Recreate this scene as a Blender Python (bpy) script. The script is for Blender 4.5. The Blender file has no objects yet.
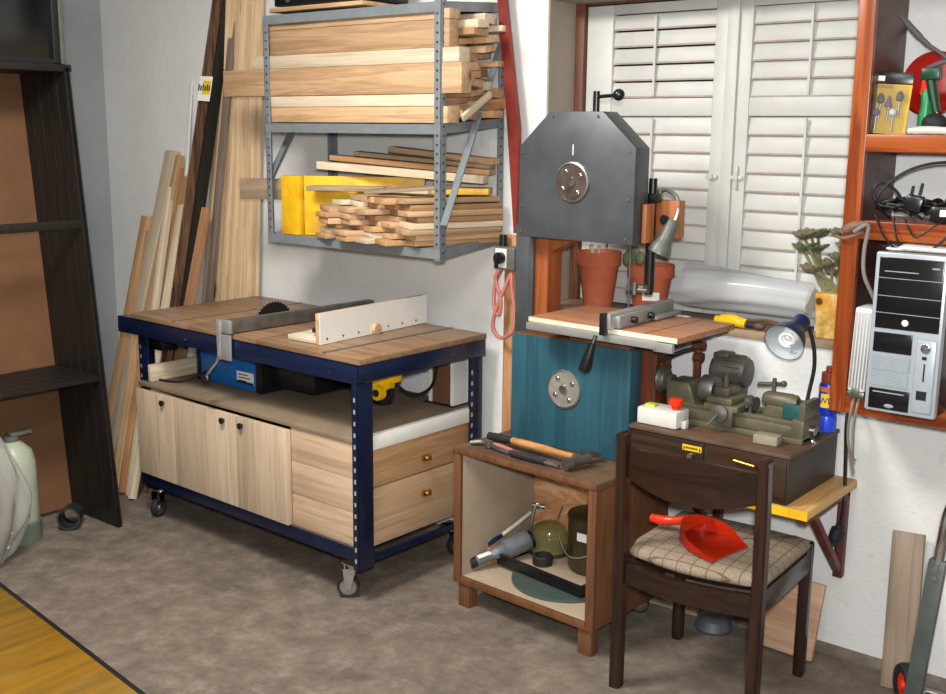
import bpy, bmesh, math, random
from mathutils import Vector, Matrix, Euler
random.seed(7)
SC = bpy.context.scene
COL = SC.collection
PI = math.pi
MATW = {}          # world matrix of every Empty / object made here

# ------------------------------------------------------------------ colours and materials
def lin(h):
    h = h.lstrip('#')
    out = []
    for i in (0, 2, 4):
        c = int(h[i:i + 2], 16) / 255
        out.append(c / 12.92 if c <= .04045 else ((c + .055) / 1.055) ** 2.4)
    return (*out, 1)

class NT:
    def __init__(s, name):
        s.m = bpy.data.materials.new(name); s.m.use_nodes = True
        s.t = s.m.node_tree; s.b = s.t.nodes['Principled BSDF']
    def n(s, typ, **kw):
        x = s.t.nodes.new(typ)
        for k, v in kw.items():
            if k in x.inputs: x.inputs[k].default_value = v
            else: setattr(x, k, v)
        return x
    def l(s, a, b): s.t.links.new(a, b)
    def coords(s, scale=(1, 1, 1), rot=(0, 0, 0), rnd=True):
        tc = s.n('ShaderNodeTexCoord'); mp = s.n('ShaderNodeMapping')
        mp.inputs['Scale'].default_value = scale; mp.inputs['Rotation'].default_value = rot
        if rnd:
            oi = s.n('ShaderNodeObjectInfo'); ad = s.n('ShaderNodeVectorMath', operation='ADD')
            sc = s.n('ShaderNodeMath', operation='MULTIPLY'); sc.inputs[1].default_value = 37.0
            s.l(oi.outputs['Random'], sc.inputs[0]); s.l(tc.outputs['Object'], ad.inputs[0]); s.l(sc.outputs[0], ad.inputs[1])
            s.l(ad.outputs[0], mp.inputs['Vector'])
        else: s.l(tc.outputs['Object'], mp.inputs['Vector'])
        return mp.outputs[0]
    def noise(s, v, scale, detail=4, rough=.6, dist=0):
        x = s.n('ShaderNodeTexNoise'); x.inputs['Scale'].default_value = scale; x.inputs['Detail'].default_value = detail
        x.inputs['Roughness'].default_value = rough; x.inputs['Distortion'].default_value = dist
        s.l(v, x.inputs['Vector']); return x.outputs['Fac']
    def ramp(s, f, stops):
        r = s.n('ShaderNodeValToRGB'); e = r.color_ramp.elements
        while len(e) < len(stops): e.new(.5)
        for el, (p, c) in zip(e, stops): el.position = p; el.color = c if isinstance(c, tuple) else lin(c)
        s.l(f, r.inputs['Fac']); return r.outputs['Color']
    def mix(s, f, a, b, mode='MIX'):
        x = s.n('ShaderNodeMix', data_type='RGBA', blend_type=mode)
        for i, v in ((0, f), (6, a), (7, b)):
            if hasattr(v, 'is_linked') or hasattr(v, 'links'): s.l(v, x.inputs[i])
            else: x.inputs[i].default_value = v
        return x.outputs[2]
    def bump(s, h, strength=.2, dist=.01):
        b = s.n('ShaderNodeBump'); b.inputs['Strength'].default_value = strength; b.inputs['Distance'].default_value = dist
        s.l(h, b.inputs['Height']); s.l(b.outputs[0], s.b.inputs['Normal'])
    def base(s, c):
        if isinstance(c, tuple): s.b.inputs['Base Color'].default_value = c
        else: s.l(c, s.b.inputs['Base Color'])
    def set(s, **k):
        for a, v in k.items(): s.b.inputs[a.replace('_', ' ')].default_value = v
        return s.m

def plain(name, col, rough=.5, metal=0, var=.12, scale=18, bump=0, **k):
    s = NT(name); v = s.coords(); f = s.noise(v, scale, 3)
    c = lin(col); d = tuple(x * (1 - var * 1.6) for x in c[:3]) + (1,); u = tuple(min(1, x * (1 + var)) for x in c[:3]) + (1,)
    s.base(s.ramp(f, [(.3, d), (.7, u)]))
    if bump: s.bump(f, bump, .003)
    return s.set(Roughness=rough, Metallic=metal, **k)

def wood(name, c1, c2, axis='z', scale=9, rough=.6, knots=0, rv=.16, ring=.45, stretch=.05):
    """grain runs along the given local axis"""
    s = NT(name); sc = [scale] * 3; sc['xyz'.index(axis)] = scale * stretch
    v = s.coords(tuple(sc))
    f = s.noise(v, 2.2, 5, .62, ring); g = s.noise(v, 9, 3, .7)
    col = s.ramp(f, [(.28, c1), (.48, c2), (.56, c1), (.74, c2)])
    col = s.mix(.25, col, s.ramp(g, [(.3, (.25, .25, .25, 1)), (.7, (1, 1, 1, 1))]), 'MULTIPLY')
    if knots:
        kv = [scale * .9] * 3; kv['xyz'.index(axis)] = scale * .3
        vo = s.n('ShaderNodeTexVoronoi'); vo.inputs['Scale'].default_value = knots
        s.l(s.coords(tuple(kv)), vo.inputs['Vector'])
        col = s.mix(s.ramp(vo.outputs['Distance'], [(.05, (1, 1, 1, 1)), (.13, (0, 0, 0, 1))]), col, lin('#6b4124'))
    oi = s.n('ShaderNodeObjectInfo'); mr = s.n('ShaderNodeMapRange')
    mr.inputs['To Min'].default_value = 1 - rv; mr.inputs['To Max'].default_value = 1 + rv
    s.l(oi.outputs['Random'], mr.inputs['Value'])
    hs = s.n('ShaderNodeHueSaturation'); s.l(mr.outputs[0], hs.inputs['Value']); s.l(col, hs.inputs['Color'])
    s.base(hs.outputs['Color']); s.bump(f, .12, .004)
    return s.set(Roughness=rough)

M = {}
M['pine_z'] = wood('pine_z', '#a98662', '#c6a27b', 'z', 10, .6, .55)
M['pine_x'] = wood('pine_x', '#a98662', '#c6a27b', 'x', 10, .6, .55)
M['pine_y'] = wood('pine_y', '#a98662', '#c6a27b', 'y', 10, .6, .5)
M['pale_x'] = wood('pale_x', '#cfc0a4', '#e2d7c0', 'x', 10, .65)
M['pale_z'] = wood('pale_z', '#c4b093', '#d6c5aa', 'z', 10, .65)
M['orangepine_z'] = wood('orangepine_z', '#a07049', '#bd8f64', 'z', 9, .5)
M['tan_z'] = wood('tan_z', '#a87d54', '#bd9468', 'z', 5, .65)
M['greywood_x'] = wood('greywood_x', '#8a7a66', '#a89578', 'x', 9, .75)
M['greywood_z'] = wood('greywood_z', '#85735e', '#a08a6c', 'z', 9, .75)
M['door_z'] = wood('door_z', '#b8a187', '#ccb69b', 'z', 8, .55, .5, .05)
M['panel_x'] = wood('panel_x', '#b3967a', '#c8ab8e', 'x', 7, .55, .4, .05)
M['drawer_y'] = wood('drawer_y', '#ad8c69', '#c2a17e', 'y', 7, .55, .45, .06)
M['top_y'] = wood('top_y', '#755942', '#8d6f54', 'x', 9, .4)
M['bstop'] = wood('bstop', '#9b6a4b', '#b6825f', 'x', 22, .4, 0, .03, .2)
M['hardboard'] = plain('hardboard', '#6a472b', .7, var=.1, scale=6)
M['shelfboard'] = plain('shelfboard', '#7f6e58', .75, var=.12, scale=8)
M['stain_dark'] = wood('stain_dark', '#12100d', '#1d1a16', 'z', 10, .5)
M['chairwood'] = wood('chairwood', '#1f120c', '#321d12', 'z', 12, .28)
M['chairwood_x'] = wood('chairwood_x', '#1d110b', '#2e1b11', 'x', 12, .25)
M['standwood'] = wood('standwood', '#5f3d26', '#754b2e', 'z', 14, .5, 0, .05)
M['silltop'] = plain('sill_wood', '#9a8068', .7, var=.25, scale=9)
M['liptone'] = plain('slat_edge', '#a8978a', .8)  # greyish-brown tone of the strip along each louvre slat's lower edge
M['standtop'] = plain('standtop', '#5e4733', .6, var=.25, scale=10)
M['ply_in'] = plain('ply_in', '#a3917a', .7, var=.08, scale=7)
M['pinepink'] = wood('pinepink', '#bd8258', '#e0b285', 'x', 5, .6, 0, .05, 1.4, .2)
M['frameorange'] = wood('frameorange', '#8f4a24', '#a95f34', 'z', 9, .35, 0, .05)
M['postbrown'] = wood('postbrown', '#5a2a16', '#74391f', 'z', 9, .4)
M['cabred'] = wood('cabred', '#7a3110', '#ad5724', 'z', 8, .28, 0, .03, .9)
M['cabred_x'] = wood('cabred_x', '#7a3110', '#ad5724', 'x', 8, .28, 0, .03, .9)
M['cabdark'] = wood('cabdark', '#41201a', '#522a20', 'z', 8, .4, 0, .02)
M['lathecab'] = wood('lathecab', '#24170f', '#3e2918', 'x', 6, .4, 0, .03, 1.)
M['lathecabside'] = plain('lathecabside', '#2b241d', .5, var=.3, scale=5)
M['yellow'] = NT('yellow_paint')
def yellow():
    s = M['yellow']; v = s.coords((4, 1.2, 4)); f = s.noise(v, 4, 4, .6)
    w = s.noise(s.coords(), 3.2, 3, .5)
    c = s.ramp(f, [(.3, '#cf9a10'), (.6, '#e3b41c')])
    s.base(s.mix(s.ramp(w, [(.62, (0, 0, 0, 1)), (.72, (.8, .8, .8, 1))]), c, lin('#b9823f')))
    return s.set(Roughness=.45)
M['yellow'] = yellow()
def yellow_floor():
    s = NT('yellow_shuttering'); v = s.coords((9, .9, 1), rnd=False)
    f = s.noise(v, 2.4, 5, .65, .3); w = s.noise(s.coords((1, 1, 1)), 5, 4, .6)
    c = s.ramp(f, [(.25, '#43310c'), (.42, '#77560f'), (.7, '#94690f')])
    s.base(s.mix(s.ramp(w, [(.55, (0, 0, 0, 1)), (.75, (.55, .55, .55, 1))]), c, lin('#7d6a3a')))
    return s.set(Roughness=.5)
M['yellow_floor'] = yellow_floor()
M['yellow_plastic'] = plain('yellow_plastic', '#eab90c', .4)
M['bluepaint'] = plain('bluepaint', '#0c1732', .3, var=.2)
def scuffed():
    s = NT('bluepaint_scuffed'); v = s.coords((1, 1, 3), rnd=False)
    c = s.ramp(s.noise(v, 14, 3), [(.3, '#0a142c'), (.7, '#101c3c')])
    s.base(s.mix(s.ramp(s.noise(v, 26, 4, .6), [(.69, (0, 0, 0, 1)), (.72, (.8, .8, .8, 1))]), c, lin('#7d8896')))
    return s.set(Roughness=.3)
M['bluepaint_scuffed'] = scuffed()
M['tallpine'] = wood('tallpine', '#c6a680', '#dec29d', 'z', 10, .6, .7, .1)
M['sawblue'] = plain('sawblue', '#0a62ae', .35)
M['rackgrey'] = plain('rackgrey', '#777d80', .42, .1, var=.08)
M['dark'] = plain('dark', '#101010', .5)
M['black'] = plain('black_plastic', '#131315', .3)
M['rubber'] = plain('rubber', '#1c1c1d', .7)
M['drawer_orange'] = wood('drawer_orange', '#a27b52', '#bb9168', 'y', 7, .55, .5, .03)
M['steel'] = plain('steel', '#a6a6a4', .32, .9)
M['steeldull'] = plain('steeldull', '#77766f', .45, .8, var=.2)
M['chrome'] = plain('chrome', '#d2d2d2', .12, 1, var=.03)
M['alu'] = plain('alu', '#a9a9a6', .4, .55, var=.05)
M['housing'] = plain('housing', '#54575a', .42, .35, var=.22, scale=5)
M['teal'] = wood('teal', '#234b57', '#2b5a68', 'z', 7, .42, 0, .02)
M['brass'] = plain('brass', '#b9853a', .25, .9)
M['white_lam'] = plain('white_laminate', '#dedbd2', .35, var=.03)
M['white'] = plain('white_paint', '#d9d9d4', .45, var=.04)
M['whiteplastic'] = plain('whiteplastic', '#d2d0c6', .4, var=.04)
M['shutter'] = plain('shutter_paint', '#c3c3bd', .45, var=.05, scale=7)
M['terracotta'] = plain('terracotta', '#b45d3c', .75, var=.1, scale=12)
M['soil'] = plain('soil', '#33261c', .9)
M['red'] = plain('red_plastic', '#dc3413', .28, var=.04)
M['redsteel'] = plain('redsteel', '#7d2a20', .5, var=.15)
M['bracketred'] = plain('bracketred', '#5f2a1e', .5, var=.2)
M['redcord'] = plain('redcord', '#b56a62', .5)
M['latheolive'] = plain('latheolive', '#635d48', .45, .25, var=.22, scale=12)
M['lathedark'] = plain('lathedark', '#55534a', .45, .3, var=.25, scale=14)
M['rust'] = plain('rust', '#6e3c25', .6, .3, var=.25)
M['lampblue'] = plain('lampblue', '#18284e', .35)
M['lampwhite'] = plain('lampwhite', '#b3b9bc', .4, var=.02)
M['bulb'] = plain('bulbglass', '#f4f4ee', .2, var=.02)
M['canblue'] = plain('canblue', '#1230a8', .3, .1)
M['canorange'] = plain('canorange', '#d96a1c', .35)
M['silver'] = plain('silver_plastic', '#aab2b8', .35, .25, var=.03)
M['grille'] = plain('grille', '#8b949a', .5)
M['pcblack'] = plain('pcblack', '#0d0e10', .22)
M['redglossy'] = plain('redglossy', '#a5170f', .3)
M['green'] = plain('greenplastic', '#1f8a4c', .35)
M['darkgreen'] = plain('darkgreen', '#0d3b26', .35)
M['leaf'] = plain('leaf', '#66724f', .5, var=.3, scale=30)
M['leaf_red'] = plain('leaf_red', '#7d7459', .5, var=.3, scale=30)
M['stemgreen'] = plain('stemgreen', '#77764f', .6)
M['brownframe'] = wood('brownframe', '#5a3524', '#7a4c36', 'z', 9, .55)
M['latch'] = plain('latch', '#c9c8c2', .4)
M['cablegrey'] = plain('cablegrey', '#7d756b', .5)
M['olive'] = plain('olivepot', '#4a4026', .35, .4, var=.2)
M['toolgrey'] = plain('toolgrey', '#73777b', .4, .3)
M['toolhandle'] = wood('toolhandle', '#a5713d', '#bf8a52', 'x', 14, .45)
M['label_yellow'] = plain('label_yellow', '#e6bd12', .4, var=.04)
M['ink'] = plain('ink', '#1a1a1a', .5)
M['paper'] = plain('paper', '#e8e6e0', .6, var=.03)
M['cardyellow'] = plain('cardyellow', '#dcab08', .45, var=.04)
M['jerry'] = plain('jerrycan_plastic', '#a3a894', .4, var=.06)
M['jerrybase'] = plain('jerrybase', '#5f6a5c', .5)
M['gravelgrey'] = plain('basin_grey', '#4c5054', .5)
M['tealcloth'] = plain('tealcloth', '#17504d', .5)
M['darkglass'] = plain('darkglass', '#0b0e0e', .12, var=.3, scale=4)
M['greyframe'] = plain('greyframe', '#5d5f58', .4)
M['pipeblack'] = plain('pipeblack', '#26292b', .45)
M['truckgrey'] = plain('truckgrey', '#4f5551', .4, .3)
M['purple'] = plain('stone_purple', '#7b5b8a', .7)
M['stonegrey'] = plain('stone_grey', '#5a5b5c', .7)

def transparent(name, col, rough, mixw, tint=(.9, .92, .93, 1)):
    s = NT(name); s.base(lin(col)); s.set(Roughness=rough)
    tr = s.n('ShaderNodeBsdfTransparent'); tr.inputs[0].default_value = tint
    mx = s.n('ShaderNodeMixShader'); mx.inputs[0].default_value = mixw
    out = s.t.nodes['Material Output']; s.l(tr.outputs[0], mx.inputs[1]); s.l(s.b.outputs[0], mx.inputs[2]); s.l(mx.outputs[0], out.inputs[0])
    return s.m
M['film'] = transparent('plastic_film', '#cfd1d3', .14, .5)
M['bag'] = transparent('bag_plastic', '#bdbab2', .1, .42)
M['clear'] = transparent('clear_plastic', '#c9c4bb', .08, .06)
M['glassgreen'] = transparent('green_glass', '#58665f', .1, .55, (.72, .8, .76, 1))
M['glassyellow'] = transparent('yellow_glass', '#a39c6a', .08, .28, (.9, .88, .66, 1))

def plaster(name, col, dark):
    s = NT(name); v = s.coords(rnd=False)
    a = s.noise(v, 1.3, 5, .6); b = s.noise(v, 26, 4, .7)
    c = s.ramp(a, [(.3, dark), (.65, col)])
    st = s.noise(v, 3.3, 6, .7)
    s.base(s.mix(s.ramp(st, [(.63, (0, 0, 0, 1)), (.74, (.45, .45, .45, 1))]), c, lin('#a39d90')))
    s.bump(b, .5, .008); return s.set(Roughness=.85)
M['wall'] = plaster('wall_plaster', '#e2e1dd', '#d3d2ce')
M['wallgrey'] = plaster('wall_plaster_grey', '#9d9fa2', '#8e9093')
M['ceilm'] = plaster('ceiling_plaster', '#d6d3cb', '#cbc8c0')
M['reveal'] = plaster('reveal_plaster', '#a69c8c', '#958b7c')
def concrete():
    s = NT('concrete_floor'); v = s.coords(rnd=False)
    a = s.noise(v, 1.6, 6, .65); b = s.noise(v, 9, 6, .75); g = s.noise(v, 60, 3, .7)
    c = s.ramp(a, [(.3, '#554b42'), (.5, '#6c6055'), (.68, '#817567')])
    c = s.mix(.55, c, s.ramp(b, [(.34, '#494037'), (.52, '#6f6357'), (.68, '#94877a')]))
    c = s.mix(s.ramp(s.noise(v, 4, 4, .6), [(.62, (0, 0, 0, 1)), (.72, (.55, .55, .55, 1))]), c, lin('#453d36'))
    s.base(c); s.bump(g, .5, .005); return s.set(Roughness=.7)
M['floor'] = concrete()
def checked():
    s = NT('checked_cloth'); tc = s.n('ShaderNodeTexCoord'); sp = s.n('ShaderNodeSeparateXYZ'); s.l(tc.outputs['Object'], sp.inputs[0])
    lines = None
    for ax in (0, 1):
        m = s.n('ShaderNodeMath', operation='MULTIPLY'); m.inputs[1].default_value = 1 / .046; s.l(sp.outputs[ax], m.inputs[0])
        fr = s.n('ShaderNodeMath', operation='FRACT'); s.l(m.outputs[0], fr.inputs[0])
        lt = s.n('ShaderNodeMath', operation='LESS_THAN'); lt.inputs[1].default_value = .085; s.l(fr.outputs[0], lt.inputs[0])
        if lines is None: lines = lt.outputs[0]
        else:
            mx = s.n('ShaderNodeMath', operation='MAXIMUM'); s.l(lines, mx.inputs[0]); s.l(lt.outputs[0], mx.inputs[1]); lines = mx.outputs[0]
    w = s.noise(s.coords(rnd=False), 160, 2)
    c = s.ramp(w, [(.3, '#7a6d5b'), (.7, '#948571')])
    f = s.n('ShaderNodeMath', operation='MULTIPLY'); f.inputs[1].default_value = .75; s.l(lines, f.inputs[0])
    s.base(s.mix(f.outputs[0], c, lin('#5a3a26'))); s.bump(w, .3, .002)
    return s.set(Roughness=.9)
M['checked'] = checked()
def sunflower():
    s = NT('sunflower_print'); v = s.coords(rnd=False); a = s.noise(v, 22, 4, .7)
    vo = s.n('ShaderNodeTexVoronoi'); vo.inputs['Scale'].default_value = 13; s.l(v, vo.inputs['Vector'])
    c = s.ramp(a, [(.3, '#7f6a32'), (.5, '#c6a056'), (.7, '#dcc48c')])
    c = s.mix(s.ramp(vo.outputs['Distance'], [(.2, (1, 1, 1, 1)), (.55, (0, 0, 0, 1))]), c, lin('#c98a1e'))
    c = s.mix(s.ramp(vo.outputs['Distance'], [(.12, (1, 1, 1, 1)), (.2, (0, 0, 0, 1))]), c, lin('#4d2c12'))
    s.base(c); return s.set(Roughness=.4)
M['sunflower'] = sunflower()

# ------------------------------------------------------------------ mesh building
class MB:
    """collects shapes given in world coordinates and links them as one mesh object"""
    def __init__(s): s.bm = bmesh.new()
    def _m(s, verts, mat):
        bmesh.ops.transform(s.bm, matrix=mat, verts=verts)
    def box(s, c, size, rot=None, bev=0, seg=2):
        r = bmesh.ops.create_cube(s.bm, size=1); vs = r['verts']
        m = Matrix.Diagonal((*size, 1))
        s._m(vs, m)
        if bev:
            es = list({e for v in vs for e in v.link_edges})
            rb = bmesh.ops.bevel(s.bm, geom=es, offset=min(bev, min(size) * .45), segments=seg, affect='EDGES', profile=.5)
            vs = list({v for f in rb['faces'] for v in f.verts} | {v for v in vs if v.is_valid})
        R = rot if isinstance(rot, Matrix) else (Euler(rot).to_matrix().to_4x4() if rot else Matrix())
        s._m(vs, Matrix.Translation(c) @ R); return s
    def bx(s, x0, x1, y0, y1, z0, z1, bev=0, seg=2):
        return s.box(((x0 + x1) / 2, (y0 + y1) / 2, (z0 + z1) / 2), (abs(x1 - x0), abs(y1 - y0), abs(z1 - z0)), None, bev, seg)
    def cyl(s, p0, p1, r, r2=None, seg=20):
        p0, p1 = Vector(p0), Vector(p1); d = p1 - p0
        res = bmesh.ops.create_cone(s.bm, cap_ends=True, segments=seg, radius1=r, radius2=r if r2 is None else r2, depth=d.length)
        q = Vector((0, 0, 1)).rotation_difference(d.normalized()).to_matrix().to_4x4()
        s._m(res['verts'], Matrix.Translation((p0 + p1) / 2) @ q); return s
    def sph(s, c, r, sc=(1, 1, 1), rot=None, u=20, v=12):
        res = bmesh.ops.create_uvsphere(s.bm, u_segments=u, v_segments=v, radius=r)
        R = Euler(rot).to_matrix().to_4x4() if rot else Matrix()
        s._m(res['verts'], Matrix.Translation(c) @ R @ Matrix.Diagonal((*sc, 1))); return s
    def tube(s, pts, r, seg=8, smooth=6, closed=False):
        pts = [Vector(p) for p in pts]
        if smooth and len(pts) > 2:
            P = []
            n = len(pts)
            rng = range(n) if closed else range(n - 1)
            for i in rng:
                a = pts[(i - 1) % n] if closed or i > 0 else pts[0]
                b, c = pts[i], pts[(i + 1) % n]
                d = pts[(i + 2) % n] if closed or i + 2 < n else pts[-1]
                for k in range(smooth):
                    t = k / smooth
                    P.append(.5 * ((2 * b) + (c - a) * t + (2 * a - 5 * b + 4 * c - d) * t * t + (3 * b - a - 3 * c + d) * t ** 3))
            if not closed: P.append(pts[-1])
            pts = P
        n = len(pts); rings = []; up = None
        for i, p in enumerate(pts):
            if closed: t = pts[(i + 1) % n] - pts[i - 1]
            else: t = pts[min(i + 1, n - 1)] - pts[max(i - 1, 0)]
            t.normalize()
            if up is None: up = t.orthogonal().normalized()
            up = (up - t * up.dot(t)); up = up.normalized() if up.length > 1e-6 else t.orthogonal().normalized()
            b = t.cross(up)
            rr = r[min(int(i / max(1, n - 1) * (len(r) - 1) + .5), len(r) - 1)] if isinstance(r, (list, tuple)) else r
            rings.append([s.bm.verts.new(p + rr * (math.cos(2 * PI * k / seg) * up + math.sin(2 * PI * k / seg) * b)) for k in range(seg)])
        m = n if closed else n - 1
        for i in range(m):
            a, b = rings[i], rings[(i + 1) % n]
            for k in range(seg): s.bm.faces.new((a[k], a[(k + 1) % seg], b[(k + 1) % seg], b[k]))
        if not closed:
            s.bm.faces.new(rings[0][::-1]); s.bm.faces.new(rings[-1])
        return s
    def lathe(s, prof, c, axis=(0, 0, 1), seg=32):
        q = Vector((0, 0, 1)).rotation_difference(Vector(axis).normalized()).to_matrix()
        c = Vector(c); rings = []
        for r, z in prof:
            if r < 1e-5: rings.append([s.bm.verts.new(c + q @ Vector((0, 0, z)))])
            else: rings.append([s.bm.verts.new(c + q @ Vector((r * math.cos(2 * PI * k / seg), r * math.sin(2 * PI * k / seg), z))) for k in range(seg)])
        for a, b in zip(rings, rings[1:]):
            for k in range(seg):
                A = [a[0]] if len(a) == 1 else [a[k], a[(k + 1) % seg]]
                B = [b[0]] if len(b) == 1 else [b[(k + 1) % seg], b[k]]
                if len(A) + len(B) > 2: s.bm.faces.new(A + B)
        return s
    def prism(s, pts, depth, mat=None, bev=0):
        """pts in local xz plane, extruded along local +y by depth, then mat"""
        a = [s.bm.verts.new((x, 0, z)) for x, z in pts]; b = [s.bm.verts.new((x, depth, z)) for x, z in pts]
        n = len(pts); fs = [s.bm.faces.new(a), s.bm.faces.new(b[::-1])]
        for i in range(n): fs.append(s.bm.faces.new((a[i], b[i], b[(i + 1) % n], a[(i + 1) % n])))
        vs = a + b
        if bev:
            es = list({e for f in fs for e in f.edges})
            rb = bmesh.ops.bevel(s.bm, geom=es, offset=bev, segments=2, affect='EDGES', profile=.5)
            vs = list({v for f in rb['faces'] for v in f.verts} | {v for v in vs if v.is_valid})
        if mat is not None: s._m(vs, mat)
        return s
    def quad(s, *p):
        s.bm.faces.new([s.bm.verts.new(q) for q in p]); return s
    def strip(s, A, B, th):
        """solid band between two polylines of equal length, thickened along th"""
        th = Vector(th); n = len(A)
        g = [[s.bm.verts.new(Vector(p)) for p in A], [s.bm.verts.new(Vector(p)) for p in B],
             [s.bm.verts.new(Vector(p) + th) for p in B], [s.bm.verts.new(Vector(p) + th) for p in A]]
        for i in range(n - 1):
            for k in range(4):
                a, b = g[k], g[(k + 1) % 4]
                s.bm.faces.new((a[i], a[i + 1], b[i + 1], b[i]))
        s.bm.faces.new([g[k][0] for k in range(4)]); s.bm.faces.new([g[k][-1] for k in (3, 2, 1, 0)])
        return s
    def build(s, name, mat, parent=None, loc=None, rot=None, smooth=True, angle=35):
        """loc/rot: own origin for a top-level mesh (rot is an Euler tuple or a Matrix)"""
        bmesh.ops.recalc_face_normals(s.bm, faces=s.bm.faces)
        if parent is not None: W = MATW[parent.name]
        else:
            R = rot if isinstance(rot, Matrix) else (Euler(rot).to_matrix().to_4x4() if rot else Matrix())
            W = Matrix.Translation(loc or (0, 0, 0)) @ R
        s.bm.transform(W.inverted())
        me = bpy.data.meshes.new(name); s.bm.to_mesh(me); s.bm.free()
        if smooth:
            me.polygons.foreach_set('use_smooth', [True] * len(me.polygons)); me.set_sharp_from_angle(angle=math.radians(angle))
        me.materials.append(M[mat] if isinstance(mat, str) else mat)
        o = bpy.data.objects.new(name, me); COL.objects.link(o)
        if parent is not None: o.parent = parent
        else: o.matrix_world = W
        MATW[o.name] = W
        return o

def tag(o, label=None, cat=None, group=None, kind=None):
    for k, v in (('label', label), ('category', cat), ('group', group), ('kind', kind)):
        if v: o[k] = v
    return o
def thing(name, label, cat, loc, rotz=0, group=None, rot=None):
    o = bpy.data.objects.new(name, None); COL.objects.link(o); o.empty_display_size = .1
    W = Matrix.Translation(loc) @ (Euler(rot).to_matrix().to_4x4() if rot else Matrix.Rotation(rotz, 4, 'Z'))
    o.matrix_world = W; MATW[o.name] = W
    return tag(o, label, cat, group)
def plank(name, label, cat, p0, p1, wdir, w, t, mat, group=None, bev=.002, cut=None):
    """a board from p0 to p1 (centre line); w along wdir, t across; its own local z is its length"""
    p0, p1 = Vector(p0), Vector(p1); z = (p1 - p0).normalized(); x = Vector(wdir); x = (x - z * x.dot(z)).normalized(); y = z.cross(x)
    R = Matrix((x, y, z)).transposed().to_4x4(); L = (p1 - p0).length
    m = MB(); m.box(Vector((0, 0, L / 2)), (w, t, L), None, bev)
    bmesh.ops.transform(m.bm, matrix=Matrix.Translation(p0) @ R, verts=m.bm.verts)
    return tag(m.build(name, mat, None, p0, R), label, cat, group)
def text(name, body, size, mat, parent, W, ext=.0005):
    cu = bpy.data.curves.new(name, 'FONT'); cu.body = body; cu.size = size; cu.extrude = ext; cu.align_x = 'CENTER'; cu.align_y = 'CENTER'
    cu.materials.append(M[mat]); o = bpy.data.objects.new(name, cu); COL.objects.link(o)
    bpy.context.view_layer.update()
    me = bpy.data.meshes.new_from_object(o.evaluated_get(bpy.context.evaluated_depsgraph_get()))
    bpy.data.objects.remove(o); o = bpy.data.objects.new(name, me); COL.objects.link(o)
    me.transform(MATW[parent.name].inverted() @ W); o.parent = parent; MATW[o.name] = MATW[parent.name]; return o
# ------------------------------------------------------------------ the room
def struct(o): o['kind'] = 'structure'; return o
struct(MB().bx(-.2, 7, -5.2, .3, -.1, 0).build('floor', 'floor'))
m = MB(); WX0, WX1, WZ0, WZ1 = 2.826, 4.06, 1.02, 2.14
for a in ((-.2, WX0, 0, .25, 0, 2.8), (WX1, 7, 0, .25, 0, 2.8), (WX0, WX1, 0, .25, WZ1, 2.8), (WX0, WX1, 0, .25, 0, WZ0)): m.bx(*a)
struct(m.build('wall_back', 'wall'))
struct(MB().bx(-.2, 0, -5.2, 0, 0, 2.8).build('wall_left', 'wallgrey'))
struct(MB().bx(6.8, 7, -5.2, 0, 0, 2.8).build('wall_right', 'wall'))
struct(MB().bx(0, 6.8, -5.2, -5, 0, 2.8).build('wall_front', 'wall'))
struct(MB().bx(-.2, 7, -5.2, .3, 2.8, 2.9).build('ceiling', 'ceilm'))
m = MB()   # cement fillet where wall meets floor
m.prism([(0, 0), (-.03, 0), (-.012, .01), (0, .025)], 4.4, Matrix.Translation((6.6, 0, 0)) @ Matrix.Rotation(PI / 2, 4, 'Z'))
struct(m.build('baseboard_back', 'floor'))

win = thing('window_1', None, None, (WX0, .2, WZ0)); struct(win)
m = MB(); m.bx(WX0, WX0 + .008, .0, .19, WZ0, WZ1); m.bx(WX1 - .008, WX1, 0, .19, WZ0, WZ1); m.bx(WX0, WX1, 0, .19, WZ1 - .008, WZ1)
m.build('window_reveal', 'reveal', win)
m = MB(); m.bx(2.826, 2.872, .165, .24, WZ0, WZ1, .004); m.bx(4.02, 4.06, .165, .24, WZ0, WZ1, .004); m.bx(2.872, 4.02, .165, .24, 2.125, WZ1, .004)
m.build('window_frame', 'brownframe', win)
m = MB(); m.bx(2.84, 4.055, -.012, .2, 1.004, 1.032, .003); m.build('window_sill', 'silltop', win)
def shutter(x0, x1, ox0, ox1, rod, gap=.955):
    f = MB()
    f.bx(x0, ox0, .185, .225, 1.035, 2.122, .004); f.bx(ox1, x1, .185, .225, 1.035, 2.122, .004)
    for a, b in ((2.088, 2.122), (1.728, 1.79), (1.035, 1.09)): f.bx(ox0, ox1, .187, .223, a, b, .003)
    o = f.build('shutter', 'shutter', win)
    s = MB(); lp = MB()
    def louvre(z1, z0, p, g=.955):
        n = round((z1 - z0) / p); p = (z1 - z0) / n
        for i in range(n):
            zc = z1 - p * (i + .5)
            s.box(((ox0 + ox1) / 2, .202, zc), (ox1 - ox0 + .01, .007, p * g), (math.radians(-9), 0, 0), .002)
            lp.box(((ox0 + ox1) / 2, .1935, zc - p * (g - .487)), (ox1 - ox0 + .006, .004, .0065), None, .001)
    louvre(2.088, 1.79, .0612, gap); louvre(1.728, 1.09, .0615)
    s.build('louvre', 'shutter', o); lp.build('louvre_edging', 'liptone', o)
    r = MB(); r.bx(rod - .004, rod + .004, .182, .19, 1.80, 2.08); r.bx(rod - .004, rod + .004, .182, .19, 1.10, 1.72); r.build('tilt_rod', 'shutter', o)
    return o
a = shutter(2.874, 3.462, 2.985, 3.395, 3.162, .90)
b = shutter(3.466, 4.018, 3.532, 3.945, 3.737)
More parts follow.
